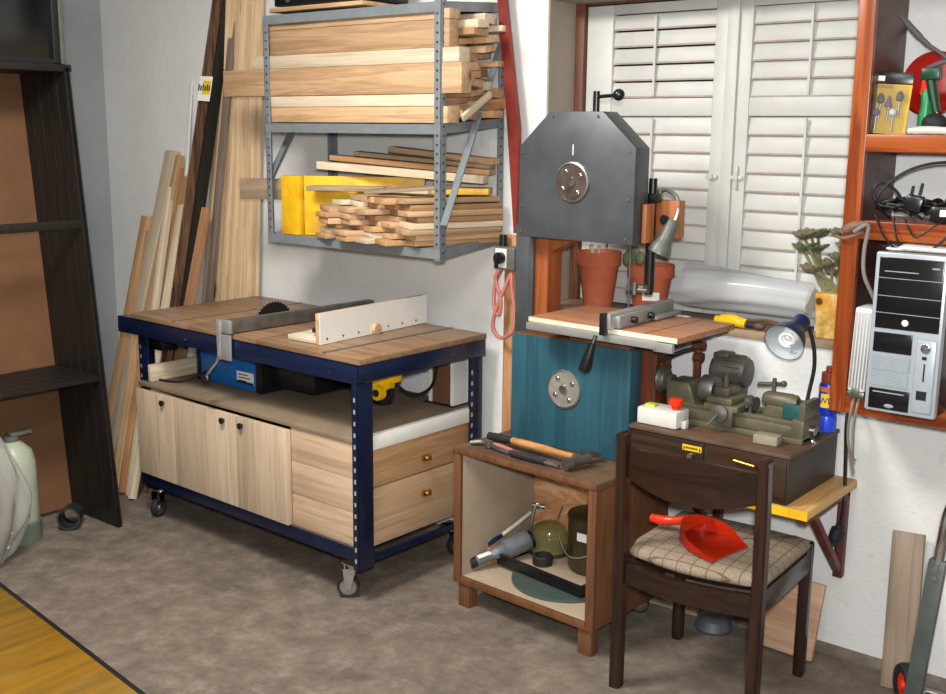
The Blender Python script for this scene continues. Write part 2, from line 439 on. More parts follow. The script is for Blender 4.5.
m = MB(); m.bx(3.445, 3.487, .172, .187, 1.04, 2.12, .004); m.build('meeting_strip', 'shutter', a)
m = MB()
for x in (3.41, 3.505): m.cyl((x, .187, 1.52), (x, .168, 1.52), .009); m.bx(x - .022, x + .022, .174, .184, 1.514, 1.526, .002)
m.bx(3.50, 3.51, .172, .184, 1.48, 1.56, .003)
m.build('latch', 'latch', a)

# ------------------------------------------------------------------ leaning slatted bookcase on the far left
BK = thing('bookcase', 'tall dark slatted bookcase with brown back, leaning back at far left', 'bookcase', (1.268, -.85, 0))
SH = Matrix(((1, 0, -.1035, 0), (0, 1, 0, 0), (0, 0, 1, 0), (0, 0, 0, 1)))
def shear(m): m.bm.transform(SH); return m
D = .35; Y1 = -1.95
for yy in (-.85, Y1):
    m = MB()
    for i in range(5): m.bx(1.268 - .07 * i - .062, 1.268 - .07 * i, yy - .02, yy + .004, 0.004, 1.905, .006)
    m.bx(1.268 - D, 1.268, yy - .018, yy + .004, .004, 1.905)
    shear(m).build('side_panel', 'stain_dark', BK)
m = MB(); m.bx(1.268 - D - .006, 1.268 - D, Y1, -.84, .02, 1.9); shear(m).build('back_panel', 'hardboard', BK)
m = MB(); m.bx(1.25, 1.268, Y1, -.87, 1.262, 1.298, .004); shear(m).build('rail', 'stain_dark', BK)
for z in (.655,):
    m = MB()
    for i in range(5): m.bx(1.268 - .068 * i - .06, 1.268 - .068 * i, Y1, -.87, z - .022, z, .004)
    shear(m).build('shelf', 'stain_dark', BK)
m = MB(); m.bx(1.268 - D, 1.268, Y1 - .02, -.835, 1.885, 1.915, .004); shear(m).build('top_board', 'stain_dark', BK)
GX = 1.062
GC = thing('display_cabinet', 'dark glass-fronted cabinet standing on top of the slatted bookcase', 'cabinet', (.9, -1.4, 1.916))
MB().bx(.76, GX - .03, -1.93, -.86, 1.916, 2.46, .004).build('body', 'dark', GC)
m = MB(); m.bx(GX - .03, GX, -.905, -.86, 1.916, 2.46, .006); m.bx(GX - .03, GX, -1.93, -1.885, 1.916, 2.46, .006); m.bx(GX - .03, GX, -1.885, -.905, 2.43, 2.46); m.bx(GX - .03, GX, -1.885, -.905, 1.916, 1.935)
m.build('frame', 'dark', GC)
m = MB(); m.bx(GX - .012, GX + .004, -.875, -.856, 1.916, 2.46, .003); m.build('corner_strip', 'greyframe', GC)
MB().bx(GX - .029, GX - .02, -1.885, -.905, 1.935, 2.43).build('glass_pane', 'darkglass', GC)

# jerry can, bag, pipe stub
JC = thing('jerry_can', 'pale translucent plastic canister on the floor beside the bookcase', 'canister', (1.06, -1.2, 0))
prof = [(0, 0), (.085, .0), (.09, .02), (.088, .30), (.075, .36), (.045, .395), (.028, .41), (0, .41)]
m = MB(); m.lathe([(r, z) for r, z in [(a, b * .84) for a, b in prof]], (1.06, -1.2, .075)); m.build('bottle', 'jerry', JC)
m = MB(); m.lathe([(0, 0), (.093, 0), (.094, .08), (.086, .09), (0, .09)], (1.06, -1.2, 0)); m.build('base_cup', 'jerrybase', JC)
m = MB(); m.cyl((1.06, -1.2, .415), (1.06, -1.2, .44), .03); m.box((1.06, -1.165, .447), (.05, .09, .016), None, .004); m.build('spout', 'greyframe', JC)
bm = bmesh.new(); bmesh.ops.create_icosphere(bm, subdivisions=5, radius=1)
for v in bm.verts:
    c = v.co; z = (c.z + 1) / 2
    w = (1.0 - .55 * z ** 2.2) * (1 + .10 * math.sin(5 * math.atan2(c.y, c.x) + 6 * z) + .06 * math.sin(11 * math.atan2(c.y, c.x) - 9 * z + 1))
    v.co = Vector((c.x * .125 * w, c.y * .19 * w, .60 * z + .015 * math.sin(9 * c.x + 7 * c.y)))
    if v.co.z < .012: v.co.z = .002
m = MB(); m.bm.free(); m.bm = bm; bm.transform(Matrix.Translation((1.24, -1.43, 0)))
BG = thing('plastic_bag', 'crumpled clear plastic bag full of grey stuff at the left edge', 'bag', (1.24, -1.43, 0))
m.build('film', 'bag', BG, angle=180)
bm = bmesh.new(); bmesh.ops.create_icosphere(bm, subdivisions=3, radius=1)
for v in bm.verts:
    c = v.co; z = (c.z + 1) / 2
    v.co = Vector((c.x * .09 * (1 - .4 * z) + .015 * math.sin(8 * c.y), c.y * .15 * (1 - .4 * z), .03 + .42 * z))
m = MB(); m.bm.free(); m.bm = bm; bm.transform(Matrix.Translation((1.24, -1.43, 0))); m.build('contents', 'cablegrey', BG, angle=180)
PS = Matrix.Translation((1.10, -.985, .047)) @ Matrix.Rotation(math.radians(-38), 4, 'Z')
m = MB(); m.lathe([(.036, -.06), (.044, -.06), (.044, -.01), (.047, -.01), (.047, .05), (.040, .05), (.040, -.01), (.036, -.01), (.036, -.06)], (1.10, -.985, .047), (.74, -.66, .1))
tag(m.build('pipe_coupling', 'pipeblack', None, (1.10, -.985, .047)), 'short black plastic pipe coupling lying at the foot of the bookcase', 'pipe')

# ------------------------------------------------------------------ boards leaning in the corner
G1 = 'boards leaning in the corner'
def lean(label, top, foot, w, t, mat, wdir=(1, 0, 0), cat='board'):
    return plank('plank', label, cat, foot, top, wdir, w, t, mat, G1)
lean('short tan board, leftmost of those leaning in the corner, with square top', (.375, -.03, 1.22), (.37, -.36, .004), .05, .05, 'tan_z')
lean('pale narrow batten just right of the leftmost short tan board', (.44, -.035, 1.15), (.44, -.38, .004), .04, .04, 'pale_z')
lean('pale low batten, shortest of those leaning in the corner', (.515, -.05, 1.02), (.52, -.42, .004), .05, .03, 'pine_z')
lean('tan cross-cut board standing behind the pale low batten', (.44, -.018, 1.225), (.47, -.30, .004), .085, .022, 'tan_z')
lean('pale pine board with dark edge and the tallest square top left of the rusty channel', (.605, -.03, 1.555), (.63, -.50, .004), .085, .03, 'pale_z')
lean('thin pine batten beside the tan board of the same height', (.668, -.03, 1.535), (.70, -.52, .004), .03, .04, 'pine_z')
lean('tan board with flat sawn top, next to the rusty channel', (.735, -.035, 1.475), (.79, -.48, .004), .082, .028, 'tan_z')
lean('thin white strip standing behind the tan board', (.752, -.012, 1.885), (.70, -.20, .004), .02, .008, 'white')
lean('short wide tan board leaning in front of the tall pine boards', (1.10, -.235, 1.315), (1.085, -.55, .004), .085, .024, wood('tanplain', '#8f6746', '#a67c56', 'z', 5, .65))
lean('tall weathered grey board behind the rusty channel', (1.178, -.05, 2.40), (1.06, -.33, .004), .034, .022, wood('greyboard', '#6a5a4e', '#837265', 'z', 9, .75))
for i, lb in enumerate(('first strip right of the grey board', 'second strip right of the grey board', 'third strip right of the grey board', 'middle strip of the tall bundle',
        'third strip from the rack end', 'second strip from the rack end', 'strip nearest the rack, against the wall')):
    lean('tall pale knotty pine board, ' + lb, (1.165 + .0225 * i, -.085 + .009 * i, 2.42 - .02 * (i % 3)), (.90 + .046 * i, -.20 + .022 * i, .004), .042, .02, 'tallpine')
lean('slender pale batten sloping to the floor just left of the workbench leg', (.76, -.10, 1.30), (1.0, -.62, .004), .03, .03, 'pale_z')
lean('reddish batten sloping among the pale ones left of the workbench', (.55, -.09, 1.10), (.90, -.60, .004), .035, .035, 'orangepine_z')
lean('pale batten sloping left of the workbench cabinet, next to the slender one', (.66, -.09, 1.38), (.955, -.60, .004), .03, .03, 'pale_z')
lean('broadest sloping batten left of the workbench, beside the bookcase foot', (.48, -.09, 1.16), (.845, -.60, .004), .05, .03, 'pine_z')
CH = thing('steel_channel', 'tall rust-brown channel with white and yellow sticker leaning in the corner', 'channel', (.985, -.49, 0))
p0, p1 = Vector((1.0, -.50, .004)), Vector((1.115, -.045, 2.45)); z = (p1 - p0).normalized(); x = Vector((1, 0, 0)); x = (x - z * x.dot(z)).normalized(); y = z.cross(x)
R = Matrix.Translation(p0) @ Matrix((x, y, z)).transposed().to_4x4(); L = (p1 - p0).length
def inframe(m, F=R): m.bm.transform(F); return m
m = MB()
for sx in (-.036, .036): m.bx(sx - .004, sx + .004, -.03, .03, 0, L)
m.bx(-.036, .036, .02, .028, 0, L); m.bx(-.008, .008, -.03, .02, 0, L)
inframe(m).build('profile', wood('rustwood', '#463226', '#785840', 'z', 8, .5, 0, .03), CH)
m = MB(); m.bx(.033, .041, -.0305, .03, 0, L); inframe(m).build('dark_flange', 'stain_dark', CH)
m = MB(); m.bx(-.043, .043, -.036, -.031, 1.81, 1.92); stk = inframe(m).build('sticker', 'paper', CH)
m = MB(); m.bx(-.012, .043, -.0375, -.0362, 1.84, 1.90); inframe(m).build('sticker_band', 'label_yellow', stk)
m = MB()
for i in range(6): m.bx(-.04 + .015 * i, -.032 + .015 * i, -.039, -.0377, 1.855, 1.883 - .006 * (i % 2))
inframe(m).build('sticker_print', 'ink', stk)

# ------------------------------------------------------------------ rolling saw bench
TB = thing('workbench', 'dark blue steel-framed rolling saw bench with plywood top and pine cabinet', 'workbench', (1.123, -.723, 0), -.029)
TW = MATW[TB.name]; TL, TD = 1.4835, .68
def loc(m): m.bm.transform(TW); return m
def tb(name, mat, *boxes, parent=None, bev=.002):
    m = MB()
    for b in boxes: m.bx(*b, bev)
    return loc(m).build(name, mat, parent or TB)
tb('top_frame', 'bluepaint_scuffed', (0, TL, 0, .006, .813, .881), (0, TL, 0, .04, .876, .881), (0, TL, TD - .006, TD, .813, .881),
   (TL - .006, TL, 0, TD, .817, .881), (.1, .106, 0, TD, .817, .881), (TL - .13, TL - .006, .008, .05, .825, .874))
def bleg(x0, sx, y0, sy, z0, wf=.07):
    lg = tb('leg', 'bluepaint', (x0, x0 + sx * wf, y0, y0 + sy * .005, z0, .813), (x0, x0 + sx * .005, y0, y0 + sy * .075, z0, .813), bev=.001)
    m = MB()
    for i in range(15):
        z = z0 + .03 + i * .042
        if z < .80:
            m.bx(x0 + sx * .010, x0 + sx * .018, y0 - sy * .0012, y0 + sy * .001, z, z + .015)
    loc(m).build('slot_pattern', 'cablegrey' if sx > 0 else 'silver', lg)
    return lg
bleg(.100, 1, 0.032, 1, .132)
m0 = bleg(TL - .006, -1, .002, 1, .132, .028); bleg(.112, 1, TD - .004, -1, .132)
lg = tb('leg', 'bluepaint', (TL - .082, TL - .012, TD - .009, TD - .004, .132, .817), (TL - .017, TL - .012, TD - .079, TD - .004, .132, .817), bev=.001)
m = MB()
for i in range(15): m.bx(TL - .0135, TL - .0105, TD - .070, TD - .062, .16 + i * .042, .176 + i * .042)
loc(m).build('slot_pattern', 'silver', lg)
tb('lower_rail', 'bluepaint', (.112, TL - .012, .008, .014, .159, .211), (.112, TL - .012, .008, .045, .159, .164))
tb('lower_rail', 'bluepaint', (TL - .03, TL - .018, .04, TD - .04, .142, .168), (TL - .05, TL - .018, .04, TD - .04, .142, .147))
tb('lower_rail', 'bluepaint', (.112, TL - .012, TD - .03, TD - .018, .159, .211))
tb('cabinet_body', 'panel_x', (.115, .133, .045, TD - .05, .20, .594), (1.10, TL - .036, .020, .035, .212, .336), (1.10, TL - .036, .020, .035, .337, .462), (1.10, TL - .036, .020, .035, .463, .594), (.15, TL - .04, TD - .06, TD - .045, .20, .594), (.15, TL - .04, .045, TD - .05, .190, .206))
tb('cabinet_top', 'shelfboard', (.112, TL - .034, .012, TD - .015, .594, .612), bev=.003)
tb('edge_strip', 'white_lam', (TL - .045, TL - .014, .076, TD - .012, .560, .6135))
for x0, x1, kx in ((.118, .388, .322), (.391, .800, .728), (.803, 1.103, .842)):
    d = tb('door', 'door_z', (x0, x1, -.004, .018, .214, .582), bev=.002)
    m = MB(); m.lathe([(0, 0), (.007, 0), (.007, .007), (.0125, .009), (.0125, .016), (.006, .019), (0, .019)], (kx, -.004, .553), (0, -1, 0), 16); loc(m).build('knob', 'black', d)
for z0, z1, kz in ((.419, .557, .475), (.208, .414, .338)):
    d = tb('drawer', 'drawer_orange' if z0 > .4 else 'drawer_y', (TL - .045, TL - .024, .078, TD - .03, z0, z1), bev=.002)
    m = MB(); m.lathe([(0, 0), (.007, 0), (.007, .01), (.013, .014), (.013, .02), (.005, .028), (0, .028)], (TL - .024, .355, kz), (1, 0, 0), 16); m.box((TL - .008, .355, kz), (.012, .046, .010), (.25, 0, 0), .003); m.box((TL - .008, .338, kz + .004), (.012, .012, .018), None, .003); m.box((TL - .008, .372, kz - .004), (.012, .012, .018), None, .003); loc(m).build('knob', 'brass', d)
tp = tb('tabletop', 'top_y', (.095, .50, .004, TD, .882, .903), (.50, .93, .004, TD, .882, .9025), (.93, TL + .004, .004, TD, .882, .903))
tb('track', 'steeldull', (1.30, 1.318, .004, TD, .9, .9045), parent=tp, bev=.0005)
tb('track', 'steeldull', (.40, .408, .004, TD, .9, .9045), parent=tp, bev=.0005)
def caster(x, y, dirx, diry, name='caster'):
    c = Vector((x + dirx * .025, y + diry * .025, .042)); ax = Vector((-diry, dirx, 0)).normalized()
    m = MB(); m.cyl((x, y, .128), (x, y, .112), .026); m.bx(x - .038, x + .038, y - .032, y + .032, .126, .134, .002)
    for s in (-1, 1):
        o = ax * .019 * s
        m.prism([(-.010, -.006), (.010, -.006), (.030, .072), (-.018, .072)], .003, Matrix.Translation(c + o) @ Matrix.Rotation(math.atan2(diry, dirx) + PI, 4, 'Z'))
    c0 = loc(m).build(name, 'chrome', TB)
    m = MB(); a = ax * .012
    m.lathe([(.030, -.012), (.040, -.013), (.042, -.006), (.042, .006), (.040, .013), (.030, .012)], c, ax, 24); loc(m).build('tyre', 'rubber', c0)
    m = MB(); m.lathe([(0, -.016), (.01, -.016), (.012, -.010), (.031, -.011), (.031, .011), (.012, .010), (.01, .016), (0, .016)], c, ax, 24); loc(m).build('hub', 'steel', c0)
caster(1.40, .055, -.75, -.66); caster(.14, .08, .3, -.8); caster(.18, TD - .09, 1, 0); caster(1.40, TD - .10, .2, 1)

# on, in and under the bench
BSX = 0
SB = thing('table_saw', 'blue and black table saw hung under the bench top, blade poking through', 'saw', (1.62, -.40, .612))
m = MB(); m.bx(1.425, 1.79, -.53, -.18, .614, .80, .006); m.build('motor_housing', 'sawblue', SB)
m = MB(); m.bx(1.405, 1.425, -.535, -.17, .612, .81, .004); m.bx(1.79, 1.83, -.535, -.17, .612, .81, .004); m.bx(1.83, 2.10, -.50, -.14, .64, .84, .02); m.bx(1.40, 1.84, -.53, -.17, .80, .87, .01); m.build('side_housing', 'black', SB)
m = MB(); m.bx(1.67, 1.775, -.533, -.5315, .64, .69); lb = m.build('label_plate', 'paper', SB)
m = MB()
for k, wd in enumerate((.06, .075, .05)): m.bx(1.68, 1.68 + wd, -.5342, -.5332, .676 - .013 * k, .680 - .013 * k)
m.bx(1.67, 1.775, -.5342, -.5332, .640, .650); m.build('label_print', 'bluepaint', lb)
m = MB(); BC = Vector((1.66, -.315, .845)); n = 40
pts = []
for k in range(n):
    a = 2 * PI * k / n; pts += [(.100 * math.cos(a), .100 * math.sin(a)), (.108 * math.cos(a + .06), .108 * math.sin(a + .06))]
m.prism(pts, .0025, Matrix.Translation(BC) @ Matrix.Rotation(PI / 2 - .029, 4, 'Z')); m.build('blade', 'dark', SB)
RF = thing('rip_fence', 'grey metal rip fence with clamp lever across the saw bench', 'fence', (1.9, -.40, .905), -.0)
m = MB(); m.bx(-.02, .02, 0, .735, .0015, .05, .003); inframe(m, Matrix.Translation((1.905, -.752, .905)) @ Matrix.Rotation(-.05, 4, 'Z')).build('rail', 'steeldull', RF)
m = MB(); m.bx(1.848, 1.872, -.768, -.758, .80, .955, .003); m.bx(1.875, 1.925, -.764, -.754, .80, .90, .003); m.bx(1.872, 1.925, -.764, -.745, .905, .955, .003); m.build('clamp_head', 'alu', RF)
m = MB(); m.tube([(1.862, -.768, .86), (1.862, -.775, .80), (1.842, -.79, .765), (1.822, -.80, .735)], .006); lv = m.build('clamp_lever', 'chrome', RF)
m = MB(); m.sph((1.818, -.80, .722), .024, (1, .7, 1)); m.build('knob', 'black', lv)
WF = thing('router_fence', 'white laminated router fence with wooden knob on the right of the bench', 'fence', (2.3, -.37, .905), -.0)
R2 = Matrix.Translation((2.331, -.68, .905)) @ Matrix.Rotation(.048, 4, 'Z')
m = MB(); m.bx(-.022, -.002, 0, .615, 0, .113, .001); inframe(m, R2).build('board', 'pine_y', WF)
m = MB(); m.bx(-.002, .0015, 0, .615, 0, .114); inframe(m, R2).build('face', 'white_lam', WF)
m = MB(); m.bx(-.17, -.022, .004, .55, 0, .02, .003); inframe(m, R2).build('base', 'pale_x', WF)
m = MB(); m.lathe([(0, 0), (.022, 0), (.024, .008), (.02, .016), (0, .018)], (0, .30, .018), (1, 0, 0), 20); inframe(m, R2).build('wooden_knob', 'drawer_y', WF)
m = MB()
for i in range(7): m.cyl((.001, .035 + .085 * i, .018), (.003, .035 + .085 * i, .018), .004, seg=10)
inframe(m, R2).build('screw_row', 'dark', WF)
m = MB(); m.lathe([(0, 0), (.007, 0), (.007, .012), (.02, .014), (.02, .03), (0, .034)], (-.06, .05, .02), (0, 0, 1), 8); inframe(m, R2).build('clamp_knob', 'black', WF)
RT_ = thing('router', 'yellow and black router hanging under the right end of the bench', 'router', (2.42, -.45, .70))
m = MB(); m.lathe([(0, .66), (.036, .665), (.045, .69), (.045, .72), (.04, .74), (.04, .88), (0, .88)], (2.42, -.45, 0), seg=24); m.build('motor', 'black', RT_)
m = MB(); m.box((2.415, -.46, .745), (.10, .075, .055), None, .012); m.cyl((2.45, -.49, .715), (2.45, -.515, .715), .028); m.box((2.465, -.44, .768), (.05, .06, .045), None, .012); m.build('collar', 'yellow_plastic', RT_)
m = MB(); m.cyl((2.45, -.514, .715), (2.45, -.52, .715), .014); m.build('lock_knob', 'dark', RT_)
m = MB(); m.tube([(2.45, -.42, .74), (2.47, -.34, .68), (2.48, -.25, .69), (2.47, -.2, .75), (2.45, -.18, .86)], .006); m.build('cord', 'dark', RT_)
OB = thing('dust_box', 'white and brown open offcut box on the right rear of the bench cabinet', 'box', (2.47, -.14, .6125), -.029)
m = MB(); m.bx(2.425, 2.525, -.17, -.155, .616, .82); m.build('front_panel', 'hardboard', OB)
m = MB(); m.bx(2.41, 2.425, -.175, -.075, .616, .82); m.bx(2.525, 2.54, -.178, -.05, .616, .82); m.bx(2.425, 2.525, -.06, -.05, .616, .82); m.build('side_panels', 'white_lam', OB)
m = MB(); m.bx(2.395, 2.548, -.19, -.045, .6125, .6165); m.build('base_sheet', 'dark', OB)
SWB = thing('switch_box', 'small black switch box under the left front beam of the bench', 'switch', (1.27, -.6, .75))
MB().bx(1.19, 1.34, -.655, -.575, .742, .79, .006).build('housing', 'black', SWB)
MB().bx(1.235, 1.285, -.575, -.50, .76, .785, .004).build('mounting_arm', 'black', SWB)
plank('offcut_board', 'pale pine offcut lying on the bench cabinet beneath the left end', 'board', (1.302, -.70, .6135 + .037), (1.306, -.17, .6135 + .037), (0, 0, 1), .073, .02, 'pale_z')
CP = thing('extension_cable', 'black power cord with plug looped on the left of the bench cabinet', 'cord', (1.34, -.6, .614))
m = MB(); m.tube([(1.25, -.58, .72), (1.255, -.60, .66), (1.27, -.64, .622), (1.34, -.66, .620), (1.42, -.62, .622), (1.46, -.55, .645), (1.45, -.50, .665)], .005); m.build('cable', 'dark', CP)
m = MB(); m.cyl((1.445, -.52, .665), (1.435, -.46, .675), .024); m.build('plug', 'rubber', CP)
# ------------------------------------------------------------------ grey slotted-angle rack on the back wall
RK = thing('shelf_rack', 'grey slotted-angle steel rack on the wall loaded with boards', 'rack', (1.70, -.02, 1.2))
RX0, RX1, RY = 1.703, 2.636, -.372
SAG = Matrix(((1, 0, 0, 0), (0, 1, 0, 0), (0, .075, 1, 0), (0, 0, 0, 1)))      # the shelves slope down towards the front
def post(x, y, sx, sy, z0, z1):
    m = MB(); m.bx(x, x + sx * .03, y, y + sy * .003, z0, z1, .0008); m.bx(x, x + sx * .003, y, y + sy * .032, z0, z1, .0008)
    p = m.build('post', 'rackgrey', RK)
    m = MB(); z = z0 + .03
    while z < z1 - .02:
        m.cyl((x + sx * .016, y - sy * .0006, z), (x + sx * .016, y + sy * .001, z), .0045, seg=8)
        m.cyl((x - sx * .0006, y + sy * .017, z), (x + sx * .001, y + sy * .017, z), .0045, seg=8); z += .032
    m.build('bolt_hole_pattern', 'dark', p)
post(RX0, RY, 1, 1, 1.213, 2.105); post(RX1, RY, -1, 1, 1.205, 2.5); post(RX0 + .005, -.004, 1, -1, 1.24, 2.10); post(RX1, -.004, -1, -1, 1.23, 2.5)
for z in (1.276, 1.718, 2.135):
    m = MB(); m.bx(RX0 + .005, RX1 - .005, RY + .004, -.006, z - .004, z)
    for a in ((RX0, RX1, RY - .001, RY + .003, z - .034, z), (RX0, RX1, -.01, -.006, z - .034, z), (RX0 + .0045, RX0 + .008, RY + .004, -.006, z - .034, z), (RX1 - .008, RX1 - .0045, RY + .004, -.006, z - .034, z)): m.bx(*a)
    m.bm.transform(SAG); m.build('shelf', 'rackgrey', RK)
def brace(p0, p1, w):
    p0, p1 = Vector(p0), Vector(p1); z = (p1 - p0).normalized(); x = Vector((0, 1, 0)); x = (x - z * x.dot(z)).normalized(); y = z.cross(x)
    F = Matrix.Translation(p0) @ Matrix((x, y, z)).transposed().to_4x4(); L = (p1 - p0).length
    m = MB(); m.bx(-w / 2, w / 2, -.0015, .0015, 0, L); m.bx(-w / 2, -w / 2 + .003, -.0015, -.03, 0, L); b = inframe(m, F).build('brace', 'rackgrey', RK)
    m = MB(); k = .03
    while k < L: m.cyl((.003, -.0025, k), (.003, .0025, k), .0045, seg=8); k += .036
    inframe(m, F).build('bolt_hole_pattern', 'dark', b)
brace((RX1 + .004, RY + .012, 1.33), (RX1 + .004, -.012, 2.03), .036)
brace((RX0 - .004, RY + .015, 1.46), (RX0 - .004, -.2, 1.70), .035)
# stored boards, upper bay
G2 = 'boards stored on the middle shelf of the rack'
def sag(y): return .075 * y
def hb(name, label, cat, x0, x1, y, z, h, t, mat, group, tilt=0):
    """a board lying along the rack: centre y, bottom z, height h, thickness t"""
    return plank(name, label, cat, (x0, y, z + h / 2), (x1, y + tilt, z + h / 2), (0, 0, 1), h, t, mat, group)
Z0 = 1.719 - .0245
hb('plank', 'tan board at the bottom of the front stack on the middle rack shelf', 'board', 1.70, 2.655, -.325, Z0 + .001, .058, .065, 'pine_z', G2)
hb('plank', 'pale board second from the bottom of the rack front stack', 'board', 1.70, 2.60, -.33, Z0 + .060, .042, .06, 'pale_z', G2)
hb('plank', 'long tan board jutting out past the left post of the rack', 'board', 1.437, 2.725, -.338, Z0 + .103, .105, .055, 'pine_z', G2)
hb('plank', 'white board poking out beyond both posts of the upper rack bay', 'board', 1.615, 2.71, -.332, Z0 + .209, .05, .06, 'pale_z', G2)
hb('plank', 'broad tan board below the top one in the upper rack bay', 'board', 1.70, 2.66, -.33, Z0 + .260, .095, .05, 'pine_z', G2)
hb('plank', 'sloping board topmost in the upper bay of the rack', 'board', 1.715, 2.66, -.325, Z0 + .356, .035, .06, 'pine_z', G2)
rr = random.Random(3)
for y, w in ((-.245, .085), (-.155, .08), (-.065, .08)):
    z = 1.719 + .075 * y + (.002 if y < -.1 else .0)
    top = 2.045 if y < -.2 else 2.06
    i = 0
    while z < top:
        t = rr.uniform(.02, .036); e = 2.60 + rr.uniform(0, .12) - (.03 if y > -.1 else 0); a_ = rr.uniform(-.012, .012); b_ = rr.uniform(0, .010)
        plank('plank', 'rough board end in the rack upper bay behind the long front boards', 'board', (1.74 + rr.uniform(0, .04), y, z + t / 2 + .003), (e, y + a_, z + t / 2 + .003 + b_),
              (0, 1, rr.uniform(-.16, .16)), w - rr.uniform(.002, .02), t, rr.choice(['pine_z', 'pine_z', 'pale_z', 'orangepine_z', 'tan_z']), 'short board ends showing in the upper bay')
        z += t + .004; i += 1
plank('plank', 'split stick leaning across the board ends in the upper rack bay', 'board', (2.672, -.295, 1.712), (2.70, -.17, 1.80), (0, 1, 0), .028, .012, 'pale_z')
# lower bay
YP = 'yellow-painted shuttering boards in the rack'
zb = 1.2505
hb('shuttering_board', 'yellow board standing upright at the left front of the lower rack bay', 'board', 1.785, 1.89, -.355, zb, .235, .027, 'yellow', YP)
hb('shuttering_board', 'long yellow board running back behind the short board pile', 'board', 1.90, 2.32, -.345, zb + .002, .235, .027, 'yellow', YP, .25)
plank('plank', 'weathered beam jutting out left of the rack behind the yellow boards', 'beam', (1.50, -.33, 1.42), (2.0, -.22, 1.43), (0, 0, 1), .085, .05, 'greywood_z')
A = math.radians(-20); ux = Vector((math.cos(A), math.sin(A) * 0, 0)); along = Vector((.34, .94, 0)).normalized(); across = Vector((1, 0, 0))
rr = random.Random(11); cols = [2.03, 2.135, 2.24, 2.345, 2.445]
for c, x0 in enumerate(cols):
    z = 1.2525; layers = 8 if c else 7
    for k in range(layers):
        t = rr.uniform(.019, .0225); w = .103 - rr.uniform(0, .012); dx = rr.uniform(-.006, .006) - (.05 if c == 0 and k < 2 else 0); s = rr.uniform(-.05, .03)
        P0 = Vector((x0 + .055 + dx + .34 * .0, -.385 + s, z + t / 2)); P1 = P0 + along * (.375 - s * .6)
        plank('short_board', 'rough-sawn short board in the stacked pile on the lower rack shelf', 'board', P0, P1, across + Vector((0, 0, rr.uniform(-.05, .05))), w * .98, t, rr.choice(['pine_z', 'pine_z', 'pale_z', 'tan_z']), 'short boards piled on the lower shelf', .0025)
        z += t + .0012
G3 = 'loose pieces on top of the short board pile'
zt = z + .002
plank('board_offcut', 'grey weathered stick slanting over the right of the short board pile', 'board', (2.30, -.405, zt + .012), (2.62, -.28, zt + .040), (0, 1, .1), .05, .014, 'greywood_z', G3)
plank('board_offcut', 'greyish board lying across the left of the short board pile', 'board', (1.96, -.37, zt + .012), (2.28, -.27, zt + .016), (0, 1, 0), .07, .02, 'greywood_z', G3)
plank('board_offcut', 'pale splintered board on the middle of the short board pile', 'board', (2.10, -.255, zt + .012), (2.48, -.225, zt + .014), (0, 1, 0), .08, .018, 'pale_z', G3)
plank('board_offcut', 'small yellow strip at the right end of the short board pile', 'board', (2.44, -.19, zt + .015), (2.63, -.075, zt + .016), (0, 1, 0), .12, .024, 'yellow', G3)
G4 = 'long boards lying on top in the lower bay'
for lb, p0, p1, w, t, mt in (
        ('pale long board, frontmost of the four lying on top in the lower bay', (1.94, -.30, 1.53), (2.65, -.13, 1.492), .05, .03, 'pale_z'),
        ('brown long board lying behind the pale one on top in the lower bay', (1.98, -.26, 1.56), (2.65, -.09, 1.518), .07, .02, 'orangepine_z'),
        ('dark long board lying on the brown one in the lower bay', (2.08, -.23, 1.578), (2.64, -.075, 1.538), .06, .016, 'greywood_z'),
        ('short tan board, hindmost on top in the lower rack bay', (2.18, -.13, 1.595), (2.64, -.05, 1.556), .07, .022, 'pine_z')):
    plank('plank', lb, 'board', p0, p1, (0, 1, 0), w, t, mt, G4)
# on the top shelf
CRT = thing('crate', 'black crate on a board, on the top shelf of the rack', 'crate', (1.99, -.22, 2.13))
MB().bx(1.76, 2.24, -.36, -.1, 2.14, 2.36, .006).build('body', 'black', CRT)
MB().bx(1.735, 2.25, -.365, -.09, 2.119, 2.135, .002).build('base_board', 'pine_x', CRT)
m = MB(); m.cyl((1.84, -.361, 2.165), (1.84, -.357, 2.165), .014); m.build('rivet', 'steel', CRT)
# red strap
RS = thing('red_angle_bar', 'dark red steel bar hanging down the wall at the right of the rack', 'bar', (2.70, -.05, 1.3))
m = MB(); TH = .02
prof = [(2.620, 2.5), (2.655, 2.5), (2.6835, 2.136), (2.752, 1.68), (2.752, 1.42), (2.748, 1.296), (2.738, 1.296), (2.7016, 1.68), (2.6468, 2.138)]
m.prism(prof, TH, Matrix.Translation((0, -.07, 0))); m.build('bar', 'redsteel', RS)
# batten, switch, red cord
plank('wall_batten', 'upright pine batten behind the bandsaw carrying the switch box', 'batten', (2.712, -.045, .02), (2.722, -.05, 1.285), (1, 0, 0), .055, .03, 'orangepine_z')
SX = thing('rotary_switch', 'grey rotary switch box with black knob and coiled red cord on the batten', 'switch', (2.735, -.1, 1.2))
MB().bx(2.690, 2.786, -.128, -.068, 1.163, 1.248, .006).build('housing', 'greyframe', SX)
MB().bx(2.698, 2.752, -.131, -.127, 1.170, 1.242, .002).build('face_plate', 'whiteplastic', SX)
m = MB(); m.cyl((2.727, -.131, 1.207), (2.727, -.15, 1.207), .022); m.box((2.722, -.152, 1.196), (.014, .014, .052), None, .004); m.build('knob', 'black', SX)
MB().cyl((2.71, -.095, 1.248), (2.71, -.095, 1.29), .015).build('cable_gland', 'black', SX)
m = MB()
m.tube([(2.71, -.1, 1.165), (2.685, -.11, 1.10), (2.69, -.12, 1.02), (2.715, -.12, .99), (2.72, -.12, 1.05), (2.695, -.12, 1.13), (2.72, -.115, 1.165)], .0075)
